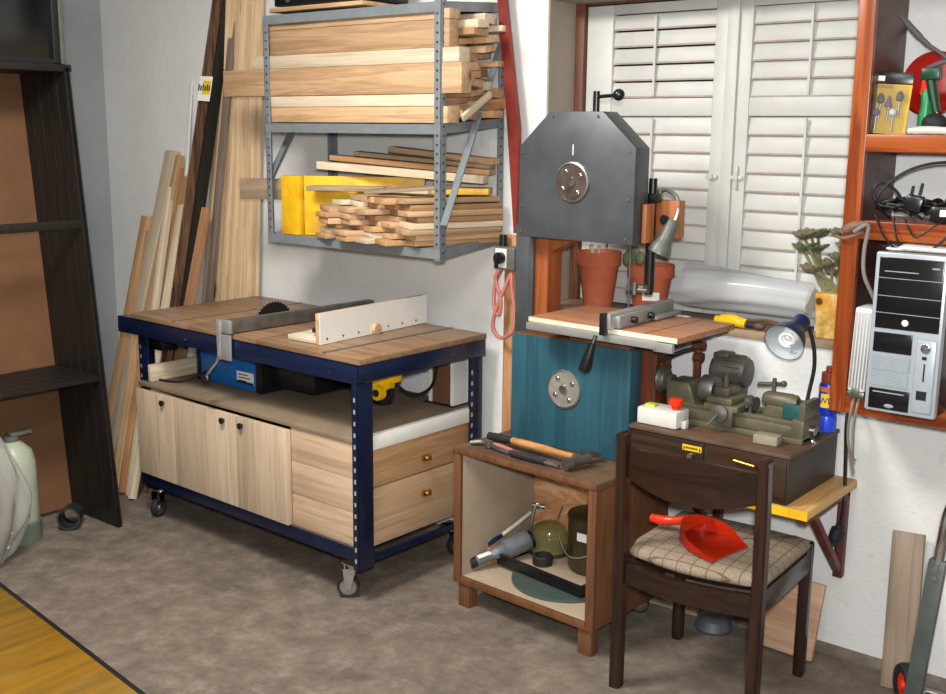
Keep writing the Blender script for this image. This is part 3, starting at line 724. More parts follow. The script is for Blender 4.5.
m.tube([(2.76, -.1, 1.165), (2.73, -.11, 1.09), (2.70, -.125, 1.0), (2.69, -.125, .94), (2.725, -.125, .905), (2.775, -.12, .93), (2.785, -.115, 1.0), (2.765, -.11, 1.09), (2.755, -.1, 1.16)], .0075)
m.build('red_cord', 'redcord', SX)

# ------------------------------------------------------------------ brown open stand
ST = thing('stand_cabinet', 'brown open-fronted cabinet on short legs carrying the bandsaw', 'cabinet', (2.842, -.525, 0), -.055)
SW_ = MATW[ST.name]; SWD, SDP = .605, .43
def sl(m): m.bm.transform(SW_); return m
def sb(name, mat, *b, bev=.003):
    m = MB()
    for q in b: m.bx(*q, bev)
    return sl(m).build(name, mat, ST)
sb('side_panel', 'ply_in', (.0, .024, .012, SDP, .092, .566)); sb('side_panel', 'standwood', (SWD - .026, SWD, .012, SDP, .092, .566))
sb('bottom_panel', 'ply_in', (.024, SWD - .026, .012, SDP, .094, .114)); sb('top_panel', 'standtop', (-.004, SWD + .004, .0, SDP, .567, .59))
sb('back_panel', 'pinepink', (.024, SWD - .026, SDP - .018, SDP - .004, .114, .566))
sb('face_frame', 'standwood', (-.004, .026, -.004, .012, .09, .58), (SWD - .03, SWD + .002, -.004, .012, .09, .58), (.026, SWD - .03, -.004, .012, .09, .116), (-.004, SWD + .004, -.008, .004, .568, .591))
for x, y in ((.012, .006), (SWD - .062, .006), (.012, SDP - .06)): sb('leg', 'standwood', (x, x + .052, y, y + .045, .0, .092))
SA = math.radians(0)
def cast2(x, y):
    m = MB(); c = Vector((x, y, .032)); m.lathe([(0, -.014), (.012, -.014), (.026, -.01), (.026, .01), (.012, .014), (0, .014)], c, (.6, -.8, 0), 20); m.cyl((x, y, .06), (x, y, .09), .012); w = m.build('caster', 'chrome', ST)
    m = MB(); m.lathe([(.027, -.009), (.032, -.007), (.032, .007), (.027, .009)], c, (.6, -.8, 0), 20); m.build('tyre', 'rubber', w)
cast2(3.385, -.15)
# things in the stand
FZ = .1145
m = MB(); m.lathe([(0, 0), (.19, 0), (.19, .012), (0, .012)], (3.175, -.315, FZ), seg=48)
tag(m.build('glass_disc', 'glassgreen', None, (3.175, -.315, FZ)), 'round green-edged glass plate under the black tray in the brown cabinet', 'glass')
TR = thing('baking_tray', 'black rectangular metal tray lying tilted in the brown cabinet', 'tray', (3.15, -.3, FZ + .013), -.12)
tw = Matrix.Translation((3.145, -.285, FZ + .014)) @ Matrix.Rotation(-.14, 4, 'Z')
m = MB(); m.bx(-.21, .185, -.115, .12, 0, .003)
for b in ((-.21, .185, -.12, -.115, 0, .042), (-.21, .185, .12, .125, 0, .042), (-.215, -.21, -.12, .125, 0, .042), (.185, .19, -.12, .125, 0, .042)): m.bx(*b)
m.bx(-.22, .195, -.128, -.118, .038, .043, .001); m.bx(-.22, -.21, -.128, .13, .038, .043, .001)
inframe(m, tw).build('tray', 'black', TR)
m = MB(); m.bx(-.195, .18, -.10, .11, .003, .006); inframe(m, tw).build('paper_lining', 'ply_in', TR)
m = MB(); m.lathe([(.026, 0), (.036, 0), (.037, .005), (.037, .03), (.034, .034), (.027, .034), (.026, .028), (.026, 0)], (3.055, -.285, FZ + .022))
tag(m.build('tape_roll', 'rubber', None, (3.055, -.285, FZ + .022)), 'roll of black tape lying in the black tray', 'tape')
PT = thing('paint_pot', 'olive metal pot with wire handle standing in the brown cabinet', 'pot', (3.215, -.17, FZ))
m = MB(); m.lathe([(0, 0), (.085, 0), (.09, .01), (.092, .19), (.096, .20), (.092, .205), (0, .207)], (3.215, -.20, FZ + .024), seg=36); m.build('body', 'olive', PT)
m = MB(); m.tube([(3.30, -.22, FZ + .20), (3.27, -.29, FZ + .12), (3.19, -.325, FZ + .10), (3.12, -.29, FZ + .18), (3.105, -.24, FZ + .24)], .0025); m.build('wire_handle', 'steel', PT)
m = MB(); m.box((3.225, -.2925, FZ + .165), (.04, .002, .03)); m.build('label', 'paper', PT)
GB = thing('glass_bowl', 'yellowish glass bowl upside down at the back of the brown cabinet', 'bowl', (3.0, -.16, FZ))
m = MB(); m.lathe([(.075, 0), (.078, .01), (.075, .05), (.06, .085), (.035, .10), (0, .104), (0, .099), (.034, .095), (.056, .08), (.07, .048), (.072, .01), (.075, 0)], (3.0, -.165, FZ + .03), seg=32); m.build('bowl', 'glassyellow', GB)
m = MB(); m.lathe([(.075, 0), (.082, 0), (.082, .01), (.075, .012)], (3.0, -.165, FZ + .02)); m.build('rim', 'olive', GB)
HG = thing('heat_gun', 'grey power tool lying on its side in the brown cabinet', 'power tool', (2.94, -.36, FZ))
p0, p1 = Vector((2.868, -.455, FZ + .03)), Vector((2.955, -.29, FZ + .075))
m = MB(); m.tube([p0, p0.lerp(p1, .3), p0.lerp(p1, .62)], [.019, .018, .023], 12, 4); m.tube([p0.lerp(p1, .55), p0.lerp(p1, .8), p1 + Vector((.012, .03, .012))], [.024, .038, .040], 14, 5); m.build('body', 'toolgrey', HG)
m = MB(); d = (p1 - p0).normalized(); m.cyl(p0 - d * .012, p0 + d * .012, .021); m.cyl(p1 + d * .03, p1 + d * .05, .034); m.build('end_cap', 'dark', HG)
m = MB(); q = p0.lerp(p1, .22); m.box(q + Vector((.008, -.006, .0165)), (.022, .05, .006), (0.2, 0, -.48), .001); m.build('label', 'paper', HG)
TO = thing('trowel', 'blue-handled tool with brown wood lying by the left wall of the cabinet', 'tool', (2.875, -.30, FZ))
m = MB(); m.tube([(2.872, -.375, FZ + .075), (2.872, -.33, FZ + .085), (2.875, -.27, FZ + .09)], [.009, .012, .009], 10); m.build('handle', 'lampblue', TO)
m = MB(); m.box((2.874, -.33, FZ + .035), (.02, .10, .065), (.1, 0, 0), .006); m.build('block', 'toolhandle', TO)
m = MB(); m.tube([(2.915, -.34, FZ + .115), (2.93, -.26, FZ + .145), (2.935, -.20, FZ + .165)], .007, 8)
tag(m.build('paint_stick', 'pale_x', None, (2.92, -.3, FZ + .1)), 'pale wooden stick resting on the grey power tool in the cabinet', 'stick')
m = MB(); m.tube([(2.93, -.19, FZ + .10), (2.94, -.17, FZ + .19), (2.955, -.16, FZ + .175)], .006, 8); m.cyl((2.925, -.17, FZ + .185), (2.965, -.15, FZ + .18), .009)
tag(m.build('tap_fitting', 'steel', None, (2.94, -.17, FZ + .1)), 'small metal tap fitting behind the grey power tool', 'fitting')
# hammer and pliers on the stand top
TZ = .5915
HM = thing('hammer', 'hammer with orange-brown wooden handle lying on the brown cabinet', 'hammer', (3.15, -.44, TZ))
m = MB(); m.tube([(3.01, -.425, TZ + .030), (3.12, -.437, TZ + .031), (3.285, -.452, TZ + .032)], [.012, .014, .011], 10); m.build('handle', 'toolhandle', HM)
m = MB(); m.tube([(2.90, -.408, TZ + .022), (2.96, -.418, TZ + .026), (3.015, -.425, TZ + .030)], [.014, .015, .013], 10); m.build('grip', 'rubber', HM)
m = MB(); m.cyl((3.30, -.50, TZ + .022), (3.325, -.42, TZ + .026), .016); m.cyl((3.295, -.515, TZ + .022), (3.303, -.49, TZ + .022), .02); m.prism([(0, -.014), (.06, -.004), (.06, .004), (0, .014)], .03, Matrix.Translation((3.31, -.41, TZ + .03)) @ Matrix.Rotation(1.2, 4, 'Z')); m.build('head', 'steeldull', HM)
PL = thing('pliers', 'dark steel pliers lying left of the hammer on the brown cabinet', 'pliers', (2.92, -.46, TZ))
m = MB(); m.tube([(2.875, -.485, TZ + .01), (2.91, -.462, TZ + .013), (2.95, -.466, TZ + .012)], [.008, .011, .012], 8); m.tube([(2.95, -.466, TZ + .012), (3.02, -.49, TZ + .01), (3.10, -.485, TZ + .009)], .008, 8); m.cyl((2.945, -.467, TZ + .002), (2.945, -.467, TZ + .024), .014); m.build('jaws', 'steeldull', PL)
m = MB(); m.tube([(2.95, -.462, TZ + .012), (2.99, -.458, TZ + .012), (3.05, -.472, TZ + .01)], .008, 8); m.build('red_grip', 'redcord', PL)
SC2 = thing('screwdriver', 'black-handled wrench lying behind the hammer on the cabinet', 'wrench', (3.13, -.47, TZ))
m = MB(); m.tube([(3.06, -.50, TZ + .012), (3.15, -.505, TZ + .012), (3.21, -.51, TZ + .012)], [.010, .012, .010], 10); m.build('handle', 'rubber', SC2)
m = MB(); m.tube([(3.21, -.51, TZ + .012), (3.27, -.512, TZ + .011)], .006, 8, 0); m.build('shaft', 'steel', SC2)

# ------------------------------------------------------------------ bandsaw
BS = thing('bandsaw', 'homemade bandsaw with grey steel upper housing and teal lower housing', 'bandsaw', (3.16, -.25, .5905))
LX0, LX1, FY = 2.922, 3.408, -.315
m = MB(); m.bx(LX0, LX1, FY, FY + .075, .5915, .974, .004); lh = m.build('lower_housing', 'teal', BS)
m = MB(); m.bx(LX0 + .01, LX1 - .01, FY + .004, FY + .17, .968, .978, .002); m.build('housing_top', 'standwood', BS)
def porthole(c, parent, rad, mat='steeldull'):
    m = MB(); m.lathe([(rad * .9, -.002), (rad, -.002), (rad, .006), (rad * .92, .008), (rad * .9, .004)], c, (0, -1, 0), 36); r = m.build('window_ring', 'steel', parent)
    m = MB(); m.lathe([(0, .002), (rad * .9, .002), (rad * .9, .0045), (0, .0045)], c, (0, -1, 0), 36); m.build('window_disc', mat, r)
    m = MB(); m.lathe([(0, .0045), (rad * .25, .0045), (rad * .22, .012), (0, .013)], c, (0, -1, 0), 20)
    for k in range(4):
        a = .6 + k * PI / 2; m.sph(Vector(c) + Vector((math.cos(a) * rad * .62, -.006, math.sin(a) * rad * .62)), .009, (1, .5, 1))
    m.build('wheel_spokes', 'chrome', r)
porthole((3.150, FY, .806), lh, .068, plain('wheelpale', '#9a958b', .35, .3, .2))
UX0, UX1, UZ0, UZ1 = 2.943, 3.398, 1.316, 1.735
pts = [(UX0, UZ0), (UX1, UZ0), (UX1, 1.622), (3.272, UZ1), (3.066, UZ1), (UX0 + .003, 1.622)]
m = MB(); m.prism(pts, .088, Matrix.Translation((0, FY - .004, 0)), .003); uh = m.build('upper_housing', 'housing', BS)
porthole((3.163, FY - .005, 1.508), uh, .066, plain('wheelbrown', '#6a5a52', .3, .5, .3))
for x, z in ((2.957, 1.60), (2.955, 1.42), (3.08, 1.72), (3.255, 1.72), (3.375, 1.61), (3.378, 1.46), (3.372, 1.335), (2.96, 1.335)): MB().cyl((x, FY - .0045, z), (x, FY - .008, z), .0045, seg=10).build('screw', 'steel', uh)
m = MB(); m.bx(3.161, 3.164, FY - .0055, FY - .0042, 1.595, 1.63); m.build('mark', 'paper', uh)
# wooden C frame behind
m = MB(); m.bx(2.94, 3.008, -.228, -.14, .9785, 1.40, .004); m.bx(2.945, 3.30, -.226, -.14, 1.40, 1.62, .004); m.bx(2.93, LX1 - .002, -.238, -.135, .592, .966, .004)
m.prism([(3.008, 1.255), (3.16, 1.33), (3.16, 1.40), (3.008, 1.40)], .07, Matrix.Translation((0, -.22, 0))); m.build('wooden_frame', 'frameorange', BS)
m = MB(); m.bx(LX1 - .001, 3.462, -.245, -.14, .592, .99, .003); m.build('side_post', 'postbrown', BS)
m = MB(); m.bx(2.875, 2.936, -.238, -.15, .962, 1.345, .003); m.bx(2.936, 2.955, -.243, -.229, .98, 1.312, .001); m.build('blade_cover', 'housing', BS)
m = MB(); m.cyl((3.409, -.20, .915), (3.50, -.215, .918), .005); m.sph((3.43, -.21, .915), .011); m.cyl((3.462, -.21, .90), (3.462, -.21, .93), .006); m.build('door_catch', 'brass', BS)
# table
BT = Matrix.Translation((3.062, -.408, 1.0)) @ Matrix.Rotation(-.045, 4, 'Z')
def bb(name, mat, *b, parent=None, bev=.002):
    m = MB()
    for q in b: m.bx(*q, bev)
    return inframe(m, BT).build(name, mat, parent or BS)
st = bb('saw_table', 'bstop', (0, .312, 0, .355, .042, .061), (.314, .575, 0, .355, .042, .061))
bb('edge_strip', 'pale_x', (0, .575, -.003, .0, .044, .060), parent=st)
bb('support', 'dark', (.02, .56, .02, .345, .030, .0415), parent=st)
bb('guide_rail', 'alu', (.005, .51, -.022, -.003, .020, .044), (.50, .568, -.018, -.003, .014, .042), parent=st)
bb('groove', 'dark', (.455, .459, .0, .36, .0605, .0613), parent=st, bev=0)
bb('trunnion', 'standwood', (.10, .34, .10, .25, -.021, .0295), parent=st)
m = MB(); m.bx(3.364, 3.367, -.276, -.266, .99, 1.32); m.build('blade', 'steel', BS)
BF = thing('bandsaw_fence', 'aluminium fence with black knobs clamped on the bandsaw table', 'fence', (3.41, -.25, 1.062), -.045)
F2 = Matrix.Translation((3.380, -.455, 1.063)) @ Matrix.Rotation(.02, 4, 'Z')
m = MB(); m.bx(0, .03, .0, .42, 0, .048, .002); m.bx(.03, .046, .03, .25, 0, .04, .002); m.bx(.03, .06, .25, .42, 0, .012, .001); inframe(m, F2).build('rail', 'alu', BF)
m = MB(); m.bx(-.004, .018, -.012, .010, -.02, .05, .003); inframe(m, F2).build('end_stop', 'black', BF)
m = MB()
for y in (.11, .22): m.cyl((.046, y, .02), (.062, y, .02), .011)
inframe(m, F2).build('knob', 'black', BF)
m = MB(); m.tube([(-.015, -.01, -.022), (-.02, -.02, -.05)], .007, 8, 0); m.lathe([(0, 0), (.011, .0), (.014, .03), (.021, .075), (.019, .095), (0, .105)], (-.02, -.02, -.045), (-.24, -.12, -1), 16); inframe(m, F2).build('lever_handle', 'black', BF)
# guide post and wooden block
m = MB(); m.cyl((3.397, -.20, 1.525), (3.397, -.20, 1.145), .0135); m.cyl((3.397, -.20, 1.33), (3.397, -.20, 1.16), .0165); m.box((3.397, -.20, 1.462), (.048, .048, .03), None, .004); gp = m.build('guide_post', 'black', BS)
m = MB(); m.box((3.38, -.235, 1.168), (.05, .035, .022), None, .003); m.cyl((3.345, -.25, 1.165), (3.42, -.25, 1.165), .008); m.cyl((3.378, -.26, 1.15), (3.378, -.26, 1.19), .007); m.cyl((3.36, -.262, 1.175), (3.36, -.245, 1.175), .013); m.build('blade_guide', 'steeldull', gp)
m = MB(); m.bx(3.4005, 3.417, -.27, -.216, 1.32, 1.445, .003); m.bx(3.40, 3.485, -.18, -.14, 1.335, 1.455, .003); bk = m.build('guide_block', wood('blockwood', '#a05a30', '#bb7444', 'z', 9, .5, 0, .03), BS)
m = MB(); m.cyl((3.448, -.185, 1.395), (3.448, -.205, 1.395), .008); m.lathe([(0, .0), (.014, 0), (.016, .012), (.012, .018), (0, .018)], (3.448, -.20, 1.395), (0, -1, 0), 12); m.build('knob', 'black', bk)
m = MB(); m.cyl((3.215, -.27, 1.733), (3.215, -.27, 1.80), .011); m.tube([(3.218, -.27, 1.782), (3.30, -.285, 1.786)], .006, 8, 0); ck = m.build('tension_crank', 'black', BS)
m = MB(); m.sph((3.31, -.288, 1.787), .019); m.build('knob', 'black', ck)
WL = thing('work_lamp', 'grey gooseneck spotlight fixed beside the bandsaw guide block', 'lamp', (3.44, -.16, 1.48))
m = MB(); m.tube([(3.40, -.165, 1.478), (3.425, -.162, 1.487), (3.465, -.165, 1.468), (3.48, -.175, 1.425), (3.474, -.19, 1.385)], .007, 10); m.bx(3.39, 3.41, -.175, -.145, 1.462, 1.49, .003); m.build('gooseneck', 'steel', WL)
m = MB(); m.lathe([(0, 0), (.018, .0), (.023, .008), (.024, .06), (.028, .08), (.037, .10), (.037, .12), (.034, .121), (.03, .10), (0, .09)], (3.474, -.19, 1.395), (-.30, -.25, -.9), 28); m.build('lamp_head', 'greyframe', WL)

# ------------------------------------------------------------------ window sill things
SZ = 1.0325
def pot(name, label, x, y, r, h, plant):
    t = thing(name, label, 'flower pot', (x, y, SZ), 0, 'terracotta pots on the window sill')
    m = MB(); m.lathe([(0, 0), (r * .66, 0), (r * .90, h * .76), (r, h * .76), (r, h), (r * .93, h), (r * .9, h * .88), (0, h * .86)], (x, y, SZ), seg=40); m.build('pot', 'terracotta', t)
    m = MB(); m.lathe([(r * .9, h * .88), (0, h * .9)], (x, y, SZ)); m.build('soil', 'soil', t)
    return t
p = pot('flower_pot', 'terracotta pot with dry stubs, left of the two on the sill', 3.02, .085, .082, .205, 0)
m = MB(); m.tube([(3.015, .06, SZ + .17), (3.005, .05, SZ + .23)], .007, 6, 0); m.tube([(3.025, .075, SZ + .17), (3.03, .065, SZ + .225)], .006, 6, 0); m.build('stem', 'pale_x', p)
p = pot('flower_pot', 'terracotta pot with green shoot and white label, behind the bandsaw guide', 3.24, .085, .084, .175, 1)
m = MB()
for dx, dz in ((-.05, .07), (-.03, .09), (-.06, .05), (-.01, .06)): m.sph((3.215 + dx, .06, SZ + .16 + dz * .6), .02, (1, .5, 1.3))
m.build('leaf', 'leaf', p)
m = MB(); m.box((3.285, .012, SZ + .07), (.06, .002, .03), (0, 0, .4)); m.build('label', 'paper', p)
PR = thing('film_roll', 'big roll of translucent grey plastic film lying on the sill', 'roll', (3.6, .06, SZ))
a, b = Vector((3.375, .08, SZ + .118)), Vector((3.845, .085, SZ + .105)); d = (b - a).normalized()
n = 60; prof = []
m = MB(); q = Vector((0, 0, 1)).rotation_difference(d).to_matrix(); L = (b - a).length; rings = []
for i in range(26):
    f = i / 25; ring = []
    for k in range(48):
        an = 2 * PI * k / 48
        r = .076 - .018 * f + .004 * math.sin(3 * an + 3 * f) + .003 * math.sin(8 * an + 7 * f + 2 * math.sin(4 * f))
        ring.append(m.bm.verts.new(a + q @ Vector((r * math.cos(an), r * math.sin(an), L * f + .012 * math.sin(2 * an) * (1 if i in (0, 25) else 0)))))
    rings.append(ring)
for r0, r1 in zip(rings, rings[1:]):
    for k in range(48): m.bm.faces.new((r0[k], r0[(k + 1) % 48], r1[(k + 1) % 48], r1[k]))
m.build('film', 'film', PR, angle=180)
m = MB(); m.tube([a + d * .02, a + d * (L - .01)], .045, 24, 0); m.build('core', 'white', PR)
m = MB(); m.box((3.862, .13, SZ + .075), (.045, .003, .15), (-.12, 0, 0)); m.build('end_card', 'white', PR)
UK = thing('utility_knife', 'yellow-handled utility tool lying on the sill below the film roll', 'knife', (3.5, .01, SZ))
m = MB(); m.tube([(3.545, -.0, SZ + .02), (3.60, .0, SZ + .024), (3.655, -.0, SZ + .018)], [.015, .02, .017], 10); m.build('handle', 'yellow_plastic', UK)
m = MB(); m.box((3.48, -.002, SZ + .012), (.14, .02, .008), (0, 0, .03), .002); m.build('blade', 'alu', UK)
m = MB(); m.tube([(3.655, .0, SZ + .018), (3.70, .012, SZ + .012)], [.013, .008], 8, 0); m.build('end_cap', 'rubber', UK)
m = MB(); m.bx(3.34, 3.46, -.008, .03, SZ + .0, SZ + .012, .002); m.bx(3.34, 3.44, .0, .02, SZ + .012, SZ + .018, .002)
tag(m.build('paper_stack', 'paper', None, (3.40, .01, SZ)), 'white folded papers on the sill behind the bandsaw fence', 'paper')
m = MB(); m.tube([(3.63, .05, SZ + .02), (3.72, .04, SZ + .03), (3.80, .02, SZ + .015)], .006, 6); m.tube([(3.68, .02, SZ + .012), (3.74, .01, SZ + .03), (3.79, -.0, SZ + .01)], .004, 6); m.sph((3.70, .005, SZ + .015), .016, (1.3, 1, .8)); m.sph((3.765, .0, SZ + .012), .014, (1.2, 1, .8))
tag(m.build('dry_twigs', 'standtop', None, (3.7, .02, SZ)), 'dried brown twigs lying on the sill behind the desk lamp', 'twigs')
SP = thing('potted_plant', 'succulent in a square pot printed with a sunflower, right end of sill', 'plant', (3.92, .05, SZ))
m = MB(); m.box((3.935, .055, SZ + .073), (.115, .10, .146), None, .006); bmv = m.bm
for v in bmv.verts:
    k = .86 + .14 * (v.co.z - SZ) / .146; v.co.x = 3.935 + (v.co.x - 3.935) * k; v.co.y = .055 + (v.co.y - .055) * k
m.build('pot', 'sunflower', SP)
rr = random.Random(5)
for k in range(13):
    bx_ = 3.92 + rr.uniform(-.03, .03); tip = Vector((3.915 + rr.uniform(-.10, .05), .05 + rr.uniform(-.05, .03), SZ + .185 + rr.uniform(.0, .15)))
    m = MB(); m.tube([(bx_, .05, SZ + .13), ((bx_ + tip.x) / 2 + .01, .045, SZ + .18), tip], .005, 6); sm = m.build('stem', 'stemgreen', SP)
    m = MB()
    for j in range(9):
        an = j * 2.4; rl = .014 + .004 * (j % 3); dv = Vector((math.cos(an), math.sin(an) * .8, .35 + .3 * math.sin(j * 1.7))); m.sph(tip + dv * rl * 1.1, .017 + .003 * (j % 3), (1.15, .62, .28), (0, -.4, math.atan2(dv.y, dv.x)), 10, 6)
    m.build('leaf_cluster', 'leaf' if k % 2 else 'leaf_red', SP)
# ------------------------------------------------------------------ yellow wall shelf, lathe cabinet, lathe
YS = thing('wall_shelf', 'yellow-edged board on dark red folding brackets below the lathe cabinet', 'shelf', (3.75, 0, .58))
MB().bx(3.46, 4.064, -.405, -.005, .574, .601, .003).build('board', wood('shelfpine', '#b98a4f', '#d3a868', 'y', 8, .5, .3, .03), YS)
m = MB(); m.bx(3.46, 4.065, -.4075, -.4052, .5735, .6015); m.build('painted_edge', 'yellow', YS)
for x in (3.60, 4.03):
    m = MB(); m.bx(x - .015, x + .015, -.03, -.003, .27, .573, .002); m.bx(x - .015, x + .015, -.36, -.003, .545, .5735, .002)
    m.box((x, -.155, .425), (.026, .34, .022), (math.radians(-45.5), 0, 0), .002); m.build('bracket', 'bracketred', YS)
LC = thing('tool_cabinet', 'low dark-stained drawer cabinet under the lathe on the yellow shelf', 'cabinet', (3.73, -.2, .602))
LX = (3.466, 3.996)
m = MB(); m.bx(LX[0], LX[1], -.398, -.02, .602, .752, .003); m.build('body', 'lathecabside', LC)
m = MB(); m.bx(LX[0] - .004, LX[1] + .004, -.405, -.016, .745, .757, .002); m.build('top', 'standtop', LC)
for x0, x1 in ((3.47, 3.725), (3.735, 3.99)):
    d = MB().bx(x0, x1, -.404, -.392, .61, .742, .003).build('drawer', 'lathecab', LC)
    cx = (x0 + x1) / 2
    if x0 > 3.6:
        m = MB(); m.tube([(cx - .03, -.404, .712), (cx - .03, -.418, .714), (cx + .035, -.418, .708), (cx + .035, -.404, .706)], .004, 8, 0); m.build('handle', 'brass', d)
    else:
        st_ = MB().bx(3.655, 3.72, -.4062, -.4045, .711, .729).build('sticker', 'label_yellow', d)
        m = MB()
        for i in range(7): m.bx(3.666 + .006 * i, 3.670 + .006 * i, -.4072, -.4061, .717, .723)
        m.prism([(3.658, .714), (3.664, .714), (3.661, .726)], .001, Matrix.Translation((0, -.4072, 0))); m.prism([(3.711, .714), (3.717, .714), (3.714, .726)], .001, Matrix.Translation((0, -.4072, 0))); m.build('sticker_print', 'ink', st_)
        m = MB(); m.cyl((3.688, -.404, .698), (3.688, -.42, .698), .009); m.build('knob', 'chrome', d)
Z = .7575
LT = thing('lathe', 'small old olive-green metal lathe on the dark cabinet', 'lathe', (3.73, -.2, Z))
m = MB(); m.bx(3.49, 3.985, -.285, -.13, Z, Z + .018, .003); m.bx(3.535, 3.975, -.275, -.15, Z + .018, Z + .052, .006); m.bx(3.535, 3.975, -.27, -.245, Z + .05, Z + .066, .003); m.bx(3.535, 3.975, -.18, -.155, Z + .05, Z + .066, .003); m.bx(3.945, 3.985, -.28, -.14, Z + .0, Z + .075, .006)
m.build('bed', 'latheolive', LT)
m = MB(); m.prism([(3.515, Z + .04), (3.625, Z + .04), (3.612, Z + .08), (3.60, Z + .115), (3.59, Z + .13), (3.52, Z + .13), (3.51, Z + .115)], .095, Matrix.Translation((0, -.265, 0)), .008); m.build('headstock', 'latheolive', LT)
m = MB(); m.lathe([(0, 0), (.044, 0), (.048, .006), (.044, .014), (.038, .018), (.034, .026), (.02, .032), (.02, .05), (0, .05)], (3.467, -.22, .876), (1, 0, 0), 32); m.build('pulley', 'lathedark', LT)
m = MB(); m.tube([(3.466, -.22, .93), (3.48, -.20, .945), (3.515, -.16, .965), (3.545, -.13, .975)], .007, 8); m.build('drive_belt', 'rubber', LT)
m = MB(); m.bx(3.548, 3.57, -.155, -.135, .88, .98, .003); m.cyl((3.56, -.145, .88), (3.56, -.145, 1.02), .010); m.cyl((3.545, -.15, .985), (3.585, -.15, .99), .015); m.cyl((3.55, -.15, .95), (3.58, -.15, .95), .016); m.build('tension_bracket', 'rust', LT)
m = MB(); m.lathe([(0, 0), (.038, 0), (.044, .006), (.044, .045), (.040, .052), (.016, .052), (.014, .075), (0, .078)], (3.618, -.22, .868), (1, 0, 0), 28)
for k in range(3):
    a = k * 2.094; m.box((3.685, -.22 + .022 * math.cos(a), .868 + .022 * math.sin(a)), (.02, .012, .012))
m.build('chuck', 'steeldull', LT)
m = MB(); m.lathe([(0, 0), (.02, 0), (.045, .012), (.051, .02), (.051, .115), (.046, .13), (.03, .135), (0, .135)], (3.582, -.085, .906), (1, 0, 0), 32)
for k in range(14):
    a = 2 * PI * k / 14; m.box((3.667, -.085 + .051 * math.cos(a), .906 + .051 * math.sin(a)), (.062, .010, .005), (a, 0, 0))
m.bx(3.597, 3.652, -.115, -.055, .95, .966, .006); m.bx(3.61, 3.70, -.12, -.05, Z, .885, .006); m.build('motor', 'lathedark', LT)
m = MB(); m.bx(3.665, 3.78, -.30, -.15, Z + .066, Z + .085, .004); m.bx(3.67, 3.755, -.29, -.18, Z + .085, Z + .105, .004); m.bx(3.68, 3.73, -.26, -.20, Z + .105, Z + .13, .004); m.cyl((3.705, -.23, Z + .12), (3.705, -.23, Z + .165), .008); m.bx(3.69, 3.765, -.302, -.275, Z + .02, Z + .085, .004); m.build('carriage', 'latheolive', LT)
m = MB(); m.lathe([(0, 0), (.026, 0), (.028, .006), (.026, .012), (.012, .016), (0, .02)], (3.725, -.302, Z + .06), (.1, -1, .1), 28); m.tube([(3.725, -.32, Z + .06), (3.70, -.335, Z + .025)], .005, 8, 0); m.build('handwheel', 'lathedark', LT)
m = MB(); m.cyl((3.78, -.225, Z + .09), (3.81, -.23, Z + .09), .022); m.tube([(3.80, -.25, Z + .12), (3.80, -.25, Z + .06)], .005, 8, 0); m.tube([(3.80, -.28, Z + .09), (3.80, -.2, Z + .09)], .005, 8, 0); m.build('handwheel', 'lathedark', LT)
m = MB(); m.lathe([(0, 0), (.018, 0), (.026, .012), (.027, .09), (.02, .11), (0, .112)], (3.83, -.22, .868), (1, 0, 0), 24); m.prism([(3.835, Z + .06), (3.915, Z + .06), (3.905, .855), (3.85, .855)], .05, Matrix.Translation((0, -.245, 0)), .004); m.build('tailstock', 'latheolive', LT)
m = MB(); m.tube([(3.86, -.22, .895), (3.86, -.22, .935)], .007, 8, 0); m.tube([(3.80, -.2, .905), (3.86, -.21, .915), (3.885, -.22, .92)], .007, 8); m.sph((3.89, -.22, .922), .010); m.build('clamp_lever', 'lathedark', LT)
m = MB(); m.tube([(3.995, -.24, Z + .03), (4.012, -.27, Z + .005)], .006, 8, 0); m.tube([(3.985, -.22, Z + .035), (4.0, -.22, Z + .035)], .016, 12, 0); m.sph((4.015, -.275, Z + .004 + .012), .009); m.build('end_crank', 'chrome', LT)
m = MB(); m.bx(3.905, 3.962, -.255, -.17, Z + .066, Z + .112, .003); m.build('chip_guard', 'tealcloth', LT)
m = MB(); m.bx(3.963, 3.982, -.27, -.16, Z + .066, Z + .125, .003); m.build('end_plate', 'latheolive', LT)
CB = thing('control_box', 'white plastic switch box with red mushroom button beside the lathe', 'switch', (3.54, -.39, Z))
m = MB(); m.box((3.544, -.335, Z + .028), (.142, .085, .054), None, .006); m.build('housing', 'whiteplastic', CB)
m = MB(); m.lathe([(0, 0), (.013, 0), (.013, .014), (.023, .016), (.023, .032), (.018, .036), (0, .037)], (3.588, -.335, Z + .055), seg=24); m.build('stop_button', 'red', CB)
m = MB(); m.box((3.505, -.34, Z + .058), (.034, .028, .01), None, .002); m.build('start_button', plain('limebutton', '#b6c63a', .4), CB)
m = MB(); m.bx(3.616, 3.632, -.35, -.325, Z, Z + .025, .003); m.build('mounting_lug', 'whiteplastic', CB)
tag(MB().box((3.895, -.325, Z + .015), (.075, .05, .028), (0, 0, .05), .003).build('steel_block', plain('blockgrey', '#8f8873', .5), None, (3.895, -.325, Z)), 'small grey metal block in front of the lathe bed', 'block')
DL = thing('desk_lamp', 'dark blue gooseneck desk lamp shining over the lathe', 'lamp', (3.93, -.12, Z))
ax = Vector((-.05, -.90, -.42)).normalized(); oc = Vector((3.884, -.225, 1.050)); q = lambda t: oc - ax * t
def sc_(P, k=.8): return [(x * k, z * k) for x, z in P]
m = MB(); m.lathe(sc_([(.078, 0), (.0795, .0), (.076, .012), (.064, .05), (.046, .082), (.036, .096), (.034, .10), (.034, .155), (.028, .162), (0, .163)]), oc, -ax, 36); sh = m.build('lamp_shade', 'lampblue', DL)
